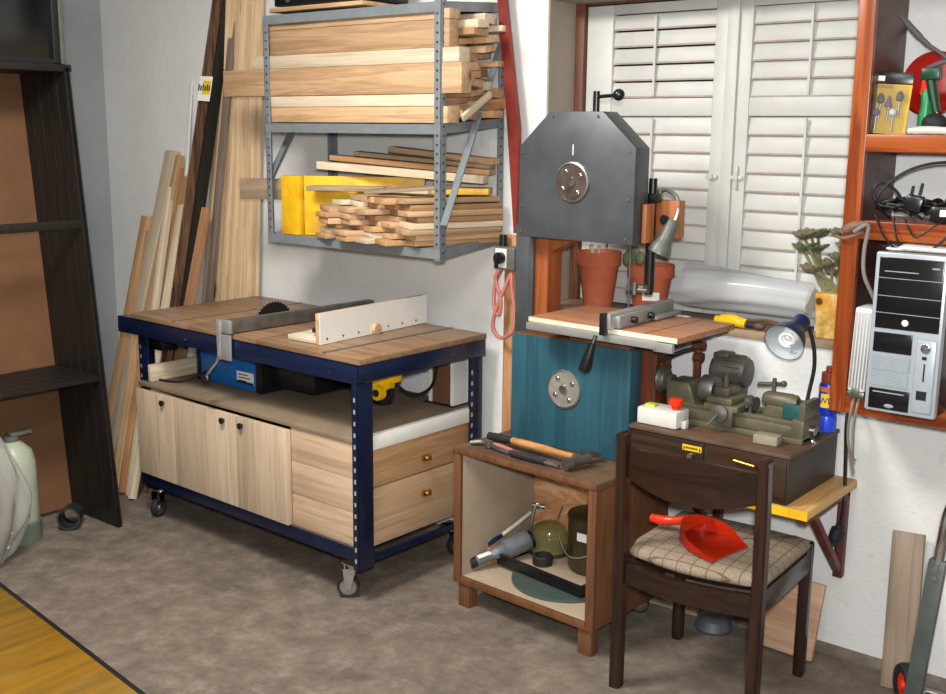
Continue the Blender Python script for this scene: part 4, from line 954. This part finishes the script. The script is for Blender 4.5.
m = MB(); m.lathe(sc_([(.077, .001), (.073, .012), (.061, .05), (.043, .080), (.02, .09), (0, .09)]), oc, -ax, 36); m.build('shade_lining', 'lampwhite', sh)
m = MB(); u = ax.orthogonal().normalized(); v = ax.cross(u); pts = []
for k in range(40):
    a = k / 39 * 2 * PI * 3.2; pts.append(q(.066 - .056 * k / 39) + (u * math.cos(a) + v * math.sin(a)) * .020)
m.tube(pts, .006, 8, 2); m.build('spiral_bulb', 'bulb', sh)
m = MB(); m.tube([q(.11) + Vector((.02, .02, -.01)), (3.925, -.095, 1.03), (3.93, -.088, .96), (3.92, -.09, .88), (3.912, -.10, .80)], .0062, 10); m.build('gooseneck', 'rubber', DL)
m = MB(); m.bx(3.89, 3.935, -.125, -.075, Z, Z + .05, .006); m.tube([(3.905, -.12, Z + .05), (3.90, -.15, Z + .09), (3.90, -.13, Z + .11)], .006, 8); m.build('clamp_base', 'black', DL)
SCAN = thing('spray_can', 'blue spray can with orange top standing beside the lathe', 'spray can', (3.985, -.075, Z))
cz = Z
m = MB(); m.lathe([(0, 0), (.028, 0), (.029, .004), (.029, .145), (.026, .152), (.0, .152)], (3.97, -.06, cz), seg=32); m.build('body', 'canblue', SCAN)
m = MB(); m.lathe([(0, .152), (.022, .152), (.024, .158), (.024, .185), (.012, .19), (.012, .205), (0, .206)], (3.97, -.06, cz), seg=24); m.build('nozzle', plain('nozzle', '#8c3a2a', .4), SCAN)
m = MB(); m.lathe([(.0293, .128), (.0296, .128), (.0296, .143), (.0293, .143)], (3.97, -.06, cz), seg=32); m.build('orange_band', 'canorange', SCAN)
m = MB(); tri = []
for k in range(9):
    a = math.radians(-115 + 9 * k); tri.append(a)
A_ = [(3.97 + .0297 * math.cos(a), -.06 + .0297 * math.sin(a), cz + .078) for a in tri]; B_ = [(3.97 + .0297 * math.cos(a), -.06 + .0297 * math.sin(a), cz + .122) for a in tri]
m.strip(A_, B_, (.0002, -.0006, 0)); shl = m.build('shield', 'label_yellow', SCAN)
W = Matrix.Translation((3.976, -.0906, cz + .10)) @ Matrix.Rotation(math.radians(8), 4, 'Z') @ Matrix.Rotation(PI / 2, 4, 'X')
text('lettering', 'WD', .026, 'canblue', shl, W)
m = MB(); m.lathe([(.0, 0), (.031, 0), (.031, .045), (.029, .05), (0, .05)], (3.97, -.06, cz), seg=32); m.build('blue_base', plain('canblue2', '#2146c9', .3), SCAN)
# hanging plug and cords
PG = thing('hanging_plug', 'dark cord with grey plug hanging beside the yellow shelf end', 'plug', (4.06, -.05, .4))
m = MB(); m.tube([(4.035, -.05, .86), (4.045, -.09, .80), (4.05, -.09, .70), (4.055, -.09, .60), (4.06, -.1, .55), (4.055, -.1, .47)], .006, 8); m.build('cord', 'dark', PG)
m = MB(); m.tube([(4.055, -.1, .475), (4.045, -.105, .44), (4.04, -.105, .41)], [.014, .022, .018], 10); m.tube([(4.045, -.105, .41), (4.055, -.105, .385)], .004, 6, 0); m.tube([(4.03, -.105, .41), (4.035, -.105, .385)], .004, 6, 0); m.build('plug', 'rubber', PG)

# ------------------------------------------------------------------ red wall cabinet
KX0, KX1, KY = 4.052, 4.78, -.27
KC = thing('wall_cabinet', 'orange-red stained open cabinet hung on the wall at right', 'cabinet', (4.4, 0, .88))
m = MB(); m.bx(KX0, KX0 + .047, KY, KY + .02, .878, 2.6, .002); m.bx(KX1 - .047, KX1, KY, KY + .02, .878, 2.6, .002); m.build('front_stile', 'cabred', KC)
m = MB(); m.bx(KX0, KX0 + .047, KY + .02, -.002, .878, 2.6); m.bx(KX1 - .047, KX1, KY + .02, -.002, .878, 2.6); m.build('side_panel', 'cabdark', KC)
for z0, z1 in ((.878, .930), (1.382, 1.434), (1.624, 1.672), (2.10, 2.15)):
    MB().bx(KX0 + .047, KX1 - .047, KY, -.002, z0, z1, .002).build('shelf', 'cabred_x', KC)
# PC
PCX, PCY, PCZ = 4.197, -.40, .931
PC = thing('computer_tower', 'silver and black computer tower in the bottom of the red cabinet', 'computer', (4.29, -.2, PCZ))
w, h = .187, .435
def pv(u0, u1, v0, v1, y0, y1): return (PCX + u0 * w, PCX + u1 * w, PCY + y0, PCY + y1, PCZ + (1 - v1) * h, PCZ + (1 - v0) * h)
MB().bx(PCX + .003, PCX + w - .003, PCY + .03, -.01, PCZ + .002, PCZ + h - .004, .003).build('case', 'pcblack', PC)
fr = MB().bx(PCX, PCX + w, PCY, PCY + .03, PCZ, PCZ + h, .006).build('front_bezel', 'silver', PC)
db = MB().bx(*pv(.065, .955, .03, .47, -.003, .01), .002).build('drive_bay', 'pcblack', PC)
m = MB()
for v in (.155, .265, .37): m.bx(*pv(.07, .95, v, v + .004, -.0036, 0))
m.bx(*pv(.15, .62, .112, .118, -.0045, 0)); m.bx(*pv(.80, .90, .075, .085, -.0045, 0)); m.build('bay_seam', 'grille', db)
m = MB(); m.sph((PCX + .49 * w, PCY - .003, PCZ + h * .575), .009, (1, .25, 1)); m.build('badge', 'paper', db)
MB().bx(*pv(.065, .61, .495, .62, -.003, .01), .002).build('card_slot', 'pcblack', PC)
gr = MB().bx(*pv(.07, .60, .64, .735, -.002, .01)).bx(*pv(.07, .59, .745, .835, -.002, .01)).build('vent_panel', 'grille', PC)
m = MB()
for k in range(9): m.bx(*pv(.08, .59, .648 + k * .0095, .652 + k * .0095, -.003, 0)); m.bx(*pv(.08, .58, .752 + k * .0088, .756 + k * .0088, -.003, 0))
m.build('vent_slot', 'silver', gr)
fd = MB().bx(*pv(.06, .635, .85, .98, -.003, .01), .002).build('floppy_bay', 'pcblack', PC)
m = MB(); m.bx(*pv(.12, .56, .868, .874, -.005, 0)); m.build('slot_line', 'silver', fd)
m = MB(); m.sph((PCX + .36 * w, PCY - .003, PCZ + h * .045), .008, (1.6, .25, .7)); m.build('badge', 'grille', fd)
m = MB(); m.bx(*pv(.665, .955, .51, .975, -.0025, .01), .004); pn = m.build('control_panel', 'grille', PC)
m = MB(); m.bx(*pv(.675, .945, .517, .968, -.0045, .01), .004); m.build('panel_face', 'silver', pn)
m = MB(); m.lathe([(0, 0), (.013, 0), (.013, .004), (.009, .006), (0, .006)], (PCX + .81 * w, PCY - .004, PCZ + h * .435), (0, -1, 0), 24); m.build('power_button', 'chrome', pn)
m = MB(); m.build('x', 'dark', pn) if 0 else None
for nm_, b_ in (('reset_button', (.77, .83, .615, .635)), ('indicator_slot', (.80, .82, .66, .77)), ('usb_port', (.73, .87, .83, .885))): MB().bx(*pv(*b_, -.006, 0)).build(nm_, 'dark', pn)
m = MB(); m.box((4.32, -.21, PCZ + h + .006), (.20, .20, .008), (0.02, .02, .1), .002); m.bx(4.19, 4.42, -.30, -.1, PCZ + h - .003, PCZ + h + .002)
tag(m.build('paper_sheet', 'paper', None, (4.32, -.2, PCZ + h)), 'white papers lying on top of the computer tower', 'paper')
BL = thing('lamp_ballast', 'white ribbed metal box standing between cabinet side and computer', 'box', (4.135, -.25, .9315))
R4 = Matrix.Translation((4.135, -.25, .932)) @ Matrix.Rotation(math.radians(1.5), 4, 'Y')
m = MB(); m.bx(-.024, .026, -.05, .04, .02, .262, .006); inframe(m, R4).build('housing', 'white', BL)
m = MB()
for k in range(5): m.bx(-.019 + .009 * k, -.015 + .009 * k, -.054, -.05, .03, .25, .001)
inframe(m, R4).build('rib', 'alu', BL)
m = MB(); m.bx(-.026, .028, -.052, .042, .0, .022, .008); m.bx(-.01, .012, -.058, -.05, .012, .03, .002); inframe(m, R4).build('end_cap', 'steeldull', BL)
# cables
def cable(name, label, pts, r, mat, cat='cable', group=None):
    return tag(MB().tube(pts, r, 8).build(name, mat, None, pts[0]), label, cat, group)
S2 = 1.4345
cable('black_cable', 'black cable arching high over the middle shelf of the red cabinet', [(4.16, -.20, S2 + .005), (4.135, -.25, S2 + .05), (4.16, -.25, S2 + .10), (4.22, -.24, S2 + .145), (4.30, -.23, S2 + .165), (4.40, -.22, S2 + .155), (4.5, -.2, S2 + .05), (4.52, -.18, S2 + .006)], .004, 'dark', 'cable', 'cables on the middle shelf')
cable('black_cable', 'black cable looped beside the left panel on the middle cabinet shelf', [(4.24, -.22, S2 + .006), (4.20, -.23, S2 + .035), (4.14, -.24, S2 + .045), (4.122, -.245, S2 + .08), (4.14, -.24, S2 + .105), (4.18, -.23, S2 + .085), (4.21, -.22, S2 + .04), (4.25, -.2, S2 + .008)], .004, 'dark', 'cable', 'cables on the middle shelf')
cable('black_cable', 'black cable humped in the right of the middle cabinet shelf', [(4.27, -.2, S2 + .006), (4.30, -.22, S2 + .03), (4.33, -.22, S2 + .09), (4.40, -.22, S2 + .11), (4.5, -.2, S2 + .08), (4.55, -.18, S2 + .006)], .004, 'dark', 'cable', 'cables on the middle shelf')
m = MB(); rr = random.Random(2)
for k in range(12):
    c = Vector((4.15 + .014 * k, -.19, S2 + .015)); pts = []
    for j in range(9):
        a = j * .8 + k; pts.append(c + Vector((.035 * math.cos(a) + rr.uniform(-.02, .02), .05 * math.sin(a), .014 + .014 * math.sin(j * 1.3 + k) + rr.uniform(0, .025))))
    m.tube(pts, .0042, 6, 4)
tag(m.build('cable_tangle', 'dark', None, (4.22, -.19, S2)), 'tangled heap of black cables at the front of the middle cabinet shelf', 'cable')
m = MB(); m.tube([(4.14, -.262, S2 + .02), (4.17, -.285, S2 - .03), (4.22, -.288, S2 - .075), (4.29, -.288, S2 - .075), (4.35, -.285, S2 - .02), (4.37, -.26, S2 + .02)], .0035, 6); m.tube([(4.19, -.26, S2 + .012), (4.21, -.286, S2 - .04), (4.25, -.287, S2 - .09), (4.26, -.285, S2 - .10)], .0035, 6); m.tube([(4.22, -.26, S2 + .01), (4.26, -.286, S2 - .035), (4.31, -.286, S2 + .0), (4.34, -.26, S2 + .02)], .003, 6)
tag(m.build('drooping_cable', 'dark', None, (4.2, -.28, S2)), 'thin black cables drooping over the edge of the middle cabinet shelf', 'cable')
AD = thing('power_adapter', 'black power adapter brick with white label among the cables', 'adapter', (4.31, -.2, S2))
MB().box((4.325, -.215, S2 + .026), (.095, .06, .048), (0, 0, .1), .012).build('body', 'black', AD)
m = MB(); m.box((4.322, -.2465, S2 + .03), (.03, .002, .018), (0, 0, .1)); m.build('label', 'paper', AD)
PB = thing('plug', 'black mains plug with upright pins among the cables', 'plug', (4.235, -.23, S2))
MB().box((4.235, -.235, S2 + .052), (.05, .035, .045), (0, .2, 0), .008).build('body', 'black', PB)
m = MB(); m.cyl((4.225, -.235, S2 + .075), (4.228, -.235, S2 + .10), .004); m.cyl((4.247, -.235, S2 + .075), (4.252, -.235, S2 + .108), .004); m.build('pins', 'black', PB)
cable('grey_cable', 'grey cable hanging down beside the computer from the middle shelf', [(4.10, -.31, S2 - .03), (4.135, -.30, S2 - .01), (4.128, -.295, S2 - .08), (4.132, -.29, S2 - .15), (4.16, -.27, S2 - .22), (4.17, -.23, S2 - .28)], .006, 'cablegrey')
m = MB(); m.tube([(4.06, -.285, S2 - .035), (4.09, -.295, S2 - .015), (4.13, -.285, S2 - .005)], [.008, .013, .008], 10); m.tube([(4.04, -.29, S2 - .045), (4.07, -.29, S2 - .05), (4.12, -.29, S2 - .03)], .005, 6)
tag(m.build('cable_plug', plain('tape_brown', '#7d5f4c', .6), None, (4.09, -.29, S2)), 'taped brown cable end sticking out left of the red cabinet stile', 'plug')
m = MB()
for k, (dx, e) in enumerate(((.02, .70), (.035, .74))):
    m.tube([(4.105 + dx, -.27, .925 + .01), (4.105 + dx, -.288, .90), (4.10 + dx, -.285, .85), (4.10 + dx, -.28, .80), (4.12 + dx * .4, -.27, .75), (4.135 + dx * .2, -.265, e)], .0042, 6)
tag(m.build('cord_bundle', 'cablegrey', None, (4.1, -.28, .9)), 'bundle of grey cords hanging below the red cabinet', 'cord')
# upper shelf contents
S3 = 1.6725
DP = thing('burr_set', 'yellow carded set of grinding bits leaning in the red cabinet', 'tool set', (4.13, -.2, S3))
R5 = Matrix.Translation((4.134, -.215, S3 + .001)) @ Matrix.Rotation(.12, 4, 'Z') @ Matrix.Rotation(math.radians(-5), 4, 'X') @ Matrix.Rotation(math.radians(3.5), 4, 'Y')
MB_ = lambda f, n, mt, p: inframe(f, R5).build(n, mt, p)
cd = MB_(MB().bx(-.05, .05, 0, .003, 0, .135), 'card', 'cardyellow', DP)
hd = MB_(MB().bx(-.05, .05, -.001, .003, .137, .168, .001), 'header', 'black', DP)
MB_(MB().bx(-.048, -.025, -.002, 0, .143, .157), 'header_label', 'paper', hd)
m = MB(); m.bx(-.045, 0, -.002, 0, .124, .134); cp = MB_(m, 'caption_bar', plain('cap', '#b5871a', .5), cd)
for (x, z, kind, mt) in ((-.026, .092, 0, 'stonegrey'), (.024, .100, 0, 'stonegrey'), (-.003, .084, 1, 'purple'), (-.032, .056, 2, 'purple'), (.012, .058, 2, 'paper')):
    m = MB(); m.cyl((x, -.006, z - .05), (x, -.006, z), .003, seg=10); b = MB_(m, 'shank', 'steel', DP)
    m = MB()
    if kind == 0: m.lathe([(0, -.012), (.009, -.008), (.011, 0), (.007, .012), (0, .018)], (x, -.012, z), seg=16)
    elif kind == 1: m.lathe([(0, -.012), (.011, -.012), (.003, .018), (0, .02)], (x, -.012, z), seg=16)
    else: m.sph((x, -.012, z), .0105)
    MB_(m, 'stone', mt, b)
m = MB(); m.bx(-.048, .048, -.024, -.0235, .004, .13); m.bx(-.048, .048, -.0235, 0, .002, .004); MB_(m, 'blister', 'clear', DP)
RD = thing('grinding_disc', 'red round disc standing at the back of the upper cabinet shelf', 'disc', (4.21, -.06, S3 + .1))
m = MB(); m.lathe([(0, 0), (.085, 0), (.09, .005), (.09, .02), (.085, .025), (0, .025)], (4.205, -.05, S3 + .14), (-.15, -1, .12), 40); m.build('disc', 'redglossy', RD)
m = MB(); m.lathe([(.02, .025), (.06, .026), (.062, .03), (.02, .03)], (4.205, -.05, S3 + .14), (-.15, -1, .12), 32); m.build('rim', 'redglossy', RD)
PLR = thing('caulking_gun', 'metal tool with dark jaw leaning above the red disc', 'tool', (4.18, -.1, S3 + .25))
m = MB(); m.tube([(4.125, -.14, 1.995), (4.16, -.13, 1.955), (4.20, -.12, 1.915)], [.006, .009, .007], 10); m.build('jaw', 'stonegrey', PLR)
m = MB(); m.tube([(4.20, -.12, 1.915), (4.25, -.115, 1.88), (4.285, -.115, 1.84)], .0055, 10); m.tube([(4.21, -.15, 1.852), (4.26, -.15, 1.868), (4.33, -.15, 1.865)], .006, 8); m.build('handle', 'stonegrey', PLR)
GCL = thing('clamp', 'dark green clamp standing in front of the red disc', 'clamp', (4.25, -.18, S3))
m = MB(); m.tube([(4.235, -.20, S3 + .165), (4.245, -.20, S3 + .12), (4.26, -.20, S3 + .06)], [.02, .014, .012], 10); m.bx(4.215, 4.265, -.22, -.19, S3 + .145, S3 + .178, .005); m.build('arm', 'darkgreen', GCL)
m = MB(); m.tube([(4.262, -.205, S3 + .06), (4.264, -.205, S3 + .03)], .004, 8, 0); m.build('screw', 'brass', GCL)
GH = thing('green_handle_tool', 'bright green ribbed handle of a tool in the red cabinet', 'tool', (4.225, -.17, S3))
m = MB(); m.lathe([(0, .0), (.016, 0), (.018, .03), (.014, .06), (.017, .085), (.012, .1), (0, .1)], (4.222, -.175, S3 + .02), (.02, .05, 1), 16); m.build('handle', 'green', GH)
m = MB(); m.box((4.215, -.165, S3 + .135), (.022, .02, .06), (0, .1, 0), .004); m.build('red_neck', 'red', GH)
tag(MB().sph((4.262, -.215, S3 + .03), .028, (1.2, .9, 1)).build('rubber_ball', 'rubber', None, (4.26, -.21, S3)), 'dark rounded knob lying before the green clamp in the cabinet', 'knob')
m = MB(); m.tube([(4.205, -.245, S3 + .009), (4.25, -.245, S3 + .012), (4.32, -.245, S3 + .01)], [.009, .011, .010], 10)
tag(m.build('white_tube', 'whiteplastic', None, (4.26, -.24, S3)), 'white tube lying along the front of the upper cabinet shelf', 'tube')

# ------------------------------------------------------------------ chair and dustpan
CHX, CHY, CHA = 3.597, -.652, .045
CR = thing('dining_chair', 'dark brown wooden chair with checked seat pad, back towards the viewer', 'chair', (CHX, CHY, 0), CHA)
CW = MATW[CR.name]; W_, D_ = .433, .405
def cl(m): m.bm.transform(CW); return m
def post_(x):
    m = MB(); secs = [(0, .0), (.20, .0), (.45, .0), (.65, -.004), (.80, -.012)]
    pts = []
    for z, dy in secs: pts.append((z, dy))
    g = []
    for i, (z, dy) in enumerate(pts):
        r = .0175 if i < 4 else .0155; d = .021 if i < 4 else .019
        g.append([m.bm.verts.new((x + a * r, dy + b * d, z)) for a, b in ((-1, -.7), (-.7, -1), (.7, -1), (1, -.7), (1, .7), (.7, 1), (-.7, 1), (-1, .7))])
    for a, b in zip(g, g[1:]):
        for k in range(8): m.bm.faces.new((a[k], a[(k + 1) % 8], b[(k + 1) % 8], b[k]))
    m.bm.faces.new(g[0]); m.bm.faces.new(g[-1])
    m.cyl((x, -.012 - .018, .797), (x, -.012 + .018, .797), .0158, seg=16)
    return cl(m).build('leg', 'chairwood', CR)
post_(0); post_(W_)
for x in (.008, W_ - .008):
    m = MB(); m.box((x, D_ + .004, .222), (.032, .042, .444), None, .008); m.bm.transform(Matrix()); cl(m).build('leg', 'chairwood', CR)
m = MB(); n = 20; A_, B_ = [], []
for i in range(n + 1):
    t = i / n; x = .012 + (W_ - .024) * t; s = math.sin(PI * t)
    A_.append((x, -.012 - .034 * s, .676 - .036 * s)); B_.append((x, -.012 - .034 * s, .764 + .012 * s))
m.strip(A_, B_, (0, .018, 0)); cl(m).build('backrest', 'chairwood_x', CR, angle=50)
m = MB(); A_, B_ = [], []
for i in range(n + 1):
    t = i / n; x = .012 + (W_ - .024) * t; s = math.sin(PI * t)
    A_.append((x, -.008 - .035 * s, .345)); B_.append((x, -.008 - .035 * s, .41))
m.strip(A_, B_, (0, .02, 0)); cl(m).build('rear_rail', 'chairwood_x', CR, angle=50)
m = MB()
for x in (.004, W_ - .004): m.bx(x - .011, x + .011, .01, D_ - .01, .35, .418, .003)
m.bx(.02, W_ - .02, D_ - .018, D_ + .004, .35, .415, .003); cl(m).build('side_rail', 'chairwood', CR)
def seat_outline(inset):
    P = []
    for i in range(n + 1):
        t = i / n; P.append((.016 + inset + (W_ - .032 - 2 * inset) * t, .022 + inset - .036 * math.sin(PI * t)))
    for i in range(9):
        t = i / 8; P.append((W_ - .008 - inset + .012 - .012 * t * 0, .06 + (D_ - .07) * t))
    for i in range(9):
        t = i / 8; P.append((W_ + .004 - inset - (W_ + .008 - 2 * inset) * t, D_ + .012 - inset + .012 * math.sin(PI * t)))
    for i in range(8):
        t = i / 8; P.append((-.004 + inset, D_ - .01 - (D_ - .07) * t))
    return P
def pad(levels):
    m = MB(); g = [[m.bm.verts.new((x, y, z)) for x, y in seat_outline(ins)] for z, ins in levels]; k = len(g[0])
    for a, b in zip(g, g[1:]):
        for i in range(k): m.bm.faces.new((a[i], a[(i + 1) % k], b[(i + 1) % k], b[i]))
    m.bm.faces.new(g[0][::-1])
    c = m.bm.verts.new((W_ / 2, D_ / 2, levels[-1][0] + .004))
    for i in range(k): m.bm.faces.new((g[-1][i], g[-1][(i + 1) % k], c))
    return m
cl(pad([(.405, .016), (.420, .012)])).build('seat_board', 'chairwood', CR)
cl(pad([(.420, .012), (.424, .002), (.436, 0), (.448, .006), (.455, .02), (.459, .05)])).build('seat_cushion', 'checked', CR, angle=60)
DPN = thing('dustpan', 'bright red plastic dustpan lying on the chair seat', 'dustpan', (3.76, -.45, .4625))
D5 = Matrix.Translation((3.60, -.465, .4625)) @ Matrix.Rotation(-.16, 4, 'Z')
m = MB()   # pan: floor, sloping sides and a raised hood at the handle end
def loft(rows, m):
    g = [[m.bm.verts.new(p) for p in r] for r in rows]
    for a, b in zip(g, g[1:]):
        for k in range(len(a) - 1): m.bm.faces.new((a[k], a[k + 1], b[k + 1], b[k]))
rows = []
for t in (0, .12, .3, .5, .75, 1):
    x = .10 + .195 * t; hw = .03 + .075 * min(1, t * 1.9) ** .6 - .012 * max(0, t - .6); ht = .045 * (1 - t) ** .7 + .006
    cy = .03 - .045 * t
    rows.append([(x + .006 - .03 * t, cy + hw, .004 + ht), (x, cy + hw * .93, .004), (x, cy, .003), (x, cy - hw * .93, .004), (x + .006, cy - hw, .004 + ht)])
loft(rows, m); loft([[rows[0][0], rows[0][4]], [rows[0][1], rows[0][3]]], m)
hd_ = [[(p[0] + .0, p[1], p[2]) for p in (rows[i][0], (rows[i][2][0], rows[i][2][1], .004 + .045 * (1 - tt) ** .7 + .008), rows[i][4])] for i, tt in ((0, 0), (1, .12), (2, .30))]
loft(hd_, m)
bmesh.ops.solidify(m.bm, geom=m.bm.faces[:], thickness=.003)
inframe(m, D5).build('pan', 'red', DPN, angle=40)
m = MB(); m.tube([(-.012, .005, .024), (.03, .01, .026), (.075, .022, .036), (.105, .03, .045)], [.014, .0155, .013, .013], 12); inframe(m, D5).build('handle', 'red', DPN)

# ------------------------------------------------------------------ right-hand odds and ends
plank('laminated_panel', 'edge-glued pine panel leaning on the wall behind the chair legs', 'panel', (3.895, -.115, .004), (3.90, -.052, .245), (1, 0, .06), .215, .018, wood('lampanel', '#b4896a', '#c9a283', 'x', 6, .5, 0, .03, .2))
plank('leaning_board', 'pale grey-brown board leaning against the wall beside the hand truck', 'board', (4.275, -.125, .004), (4.242, -.03, .475), (1, 0, 0), .095, .02, wood('paleboard', '#8c7a67', '#a08d77', 'z', 6, .7))
plank('floor_batten', 'thin pine batten on the floor behind the brown cabinet', 'batten', (3.37, -.05, .012), (3.56, -.012 - .035, .012), (0, 0, 1), .022, .02, 'pale_z')
m = MB(); m.lathe([(0, 0), (.06, 0), (.065, .01), (.055, .04), (.04, .05), (0, .052)], (3.645, -.10, 0), seg=36)
tag(m.build('upturned_basin', 'gravelgrey', None, (3.645, -.10, 0)), 'grey round basin upside down on the floor behind the chair', 'basin')
HT = thing('hand_truck', 'grey steel hand truck with chrome handle and red wheel, right edge', 'hand truck', (4.44, -.38, 0))
m = MB()
def bar(m, a, b, sx, sy):
    a, b = Vector(a), Vector(b); z = (b - a).normalized(); x = Vector((1, 0, 0)); x = (x - z * x.dot(z)).normalized(); y = z.cross(x)
    F = Matrix.Translation((a + b) / 2) @ Matrix((x, y, z)).transposed().to_4x4(); m.box((0, 0, 0), (sx, sy, (b - a).length), F, .003)
    return m
def bar2(m, a, b, sx, sy):
    a, b = Vector(a), Vector(b); z = (b - a).normalized(); x = Vector((1, 0, 0)); x = (x - z * x.dot(z)).normalized(); y = z.cross(x)
    R_ = Matrix((x, y, z)).transposed().to_4x4(); m.box((a + b) / 2, (sx, sy, (b - a).length), R_, .003); return m
bar2(m, (4.395, -.42, .05), (4.425, -.38, .545), .045, .025); bar2(m, (4.74, -.42, .05), (4.77, -.38, .545), .045, .025)
for z in (.12, .42): bar2(m, (4.42, -.405, z), (4.75, -.405, z), .025, .025)
m.build('frame', 'truckgrey', HT)
m = MB()
for x in (4.425, 4.765):
    for z in (.50, .525): m.cyl((x, -.40, z), (x, -.405, z), .008)
m.build('bolts', 'steel', HT)
m = MB(); m.tube([(4.425, -.378, .53), (4.43, -.375, .60), (4.437, -.365, .68), (4.46, -.35, .735), (4.52, -.345, .76), (4.66, -.345, .76), (4.73, -.35, .735), (4.755, -.365, .68), (4.767, -.375, .60), (4.77, -.378, .53)], .016, 12); m.build('handle', 'chrome', HT)
m = MB(); m.bx(4.40, 4.79, -.62, -.42, .006, .014, .002); m.build('toe_plate', 'truckgrey', HT)
for x in (4.325, 4.80):
    m = MB(); c = (x, -.20, .066); m.lathe([(.04, -.02), (.060, -.022), (.066, -.012), (.066, .012), (.060, .022), (.04, .02)], c, (.8, .6, 0), 32); ty = m.build('wheel', 'rubber', HT)
    m = MB(); m.lathe([(0, -.022), (.014, -.022), (.016, -.012), (.041, -.014), (.041, .014), (.016, .012), (.014, .022), (0, .022)], c, (.8, .6, 0), 32); m.build('hub', 'red', ty)
m = MB(); m.cyl((4.325, -.20, .066), (4.80, -.20, .066), .01); bar2(m, (4.40, -.41, .10), (4.37, -.20, .065), .02, .015); bar2(m, (4.765, -.41, .10), (4.79, -.20, .065), .02, .015); m.build('axle', 'steel', HT)
tag(MB().box((4.50, -.33, .26), (.05, .05, .45), (.0, .04, 0), .004).build('upright_lath', 'pale_z', None, (4.5, -.33, 0)), 'pale wooden lath standing behind the hand truck frame', 'lath')

# ------------------------------------------------------------------ yellow shuttering sheet on the floor
R6 = Matrix.Translation((2.558, -1.641, 0)) @ Matrix.Rotation(math.atan2(-.124, 1.013), 4, 'Z')
YF = thing('shuttering_sheet', 'worn yellow shuttering board on the floor in the lower left corner', 'panel', (2.3, -2.0, 0))
inframe(MB().bx(-1.12, .35, -.55, -.008, .001, .027, .001), R6).build('sheet', 'yellow_floor', YF)
inframe(MB().bx(-1.12, .35, -.008, .010, .001, .0265, .002), R6).build('edge_band', 'dark', YF)

# ------------------------------------------------------------------ camera, light
cam = bpy.data.cameras.new('camera'); co = bpy.data.objects.new('camera', cam); COL.objects.link(co)
yw, pt, rl, F = .679, -.1971, .0096, 1091.8
fw = Vector((-math.sin(yw) * math.cos(pt), math.cos(yw) * math.cos(pt), math.sin(pt)))
rt = Vector((math.cos(yw), math.sin(yw), 0)); up = rt.cross(fw)
r2 = rt * math.cos(rl) + up * math.sin(rl); u2 = -rt * math.sin(rl) + up * math.cos(rl)
co.matrix_world = Matrix.Translation((5.19, -3.343, 1.676)) @ Matrix((r2, u2, -fw)).transposed().to_4x4()
cam.sensor_width = 36; cam.lens = F / 946 * 36; cam.clip_start = .05
SC.camera = co
def area(name, loc, target, size, power, col):
    l = bpy.data.lights.new(name, 'AREA'); l.size = size; l.energy = power; l.color = col
    o = bpy.data.objects.new(name, l); COL.objects.link(o)
    o.matrix_world = Matrix.Translation(loc) @ (Vector(target) - Vector(loc)).to_track_quat('-Z', 'Y').to_matrix().to_4x4(); return o
area('flash', (5.22, -3.36, 1.80), (2.9, -.4, .9), .10, 85, (.96, .98, 1.0))
area('ceiling_light', (2.7, -1.9, 2.75), (2.4, -1.5, 0), .7, 85, (1, .97, .92))
area('fill_light_front', (4.2, -2.6, 2.75), (4.0, -2.0, 0), .6, 28, (1, .97, .93))  # unseen second overhead lamp, added as weak fill nearer the camera
w = bpy.data.worlds.new('world'); SC.world = w; w.use_nodes = True; w.node_tree.nodes['Background'].inputs[0].default_value = (.01, .01, .012, 1)
vs = SC.view_settings; vs.view_transform = 'Standard'; vs.look = 'None'; vs.gamma = 1; vs.use_curve_mapping = False; vs.exposure = 0.1
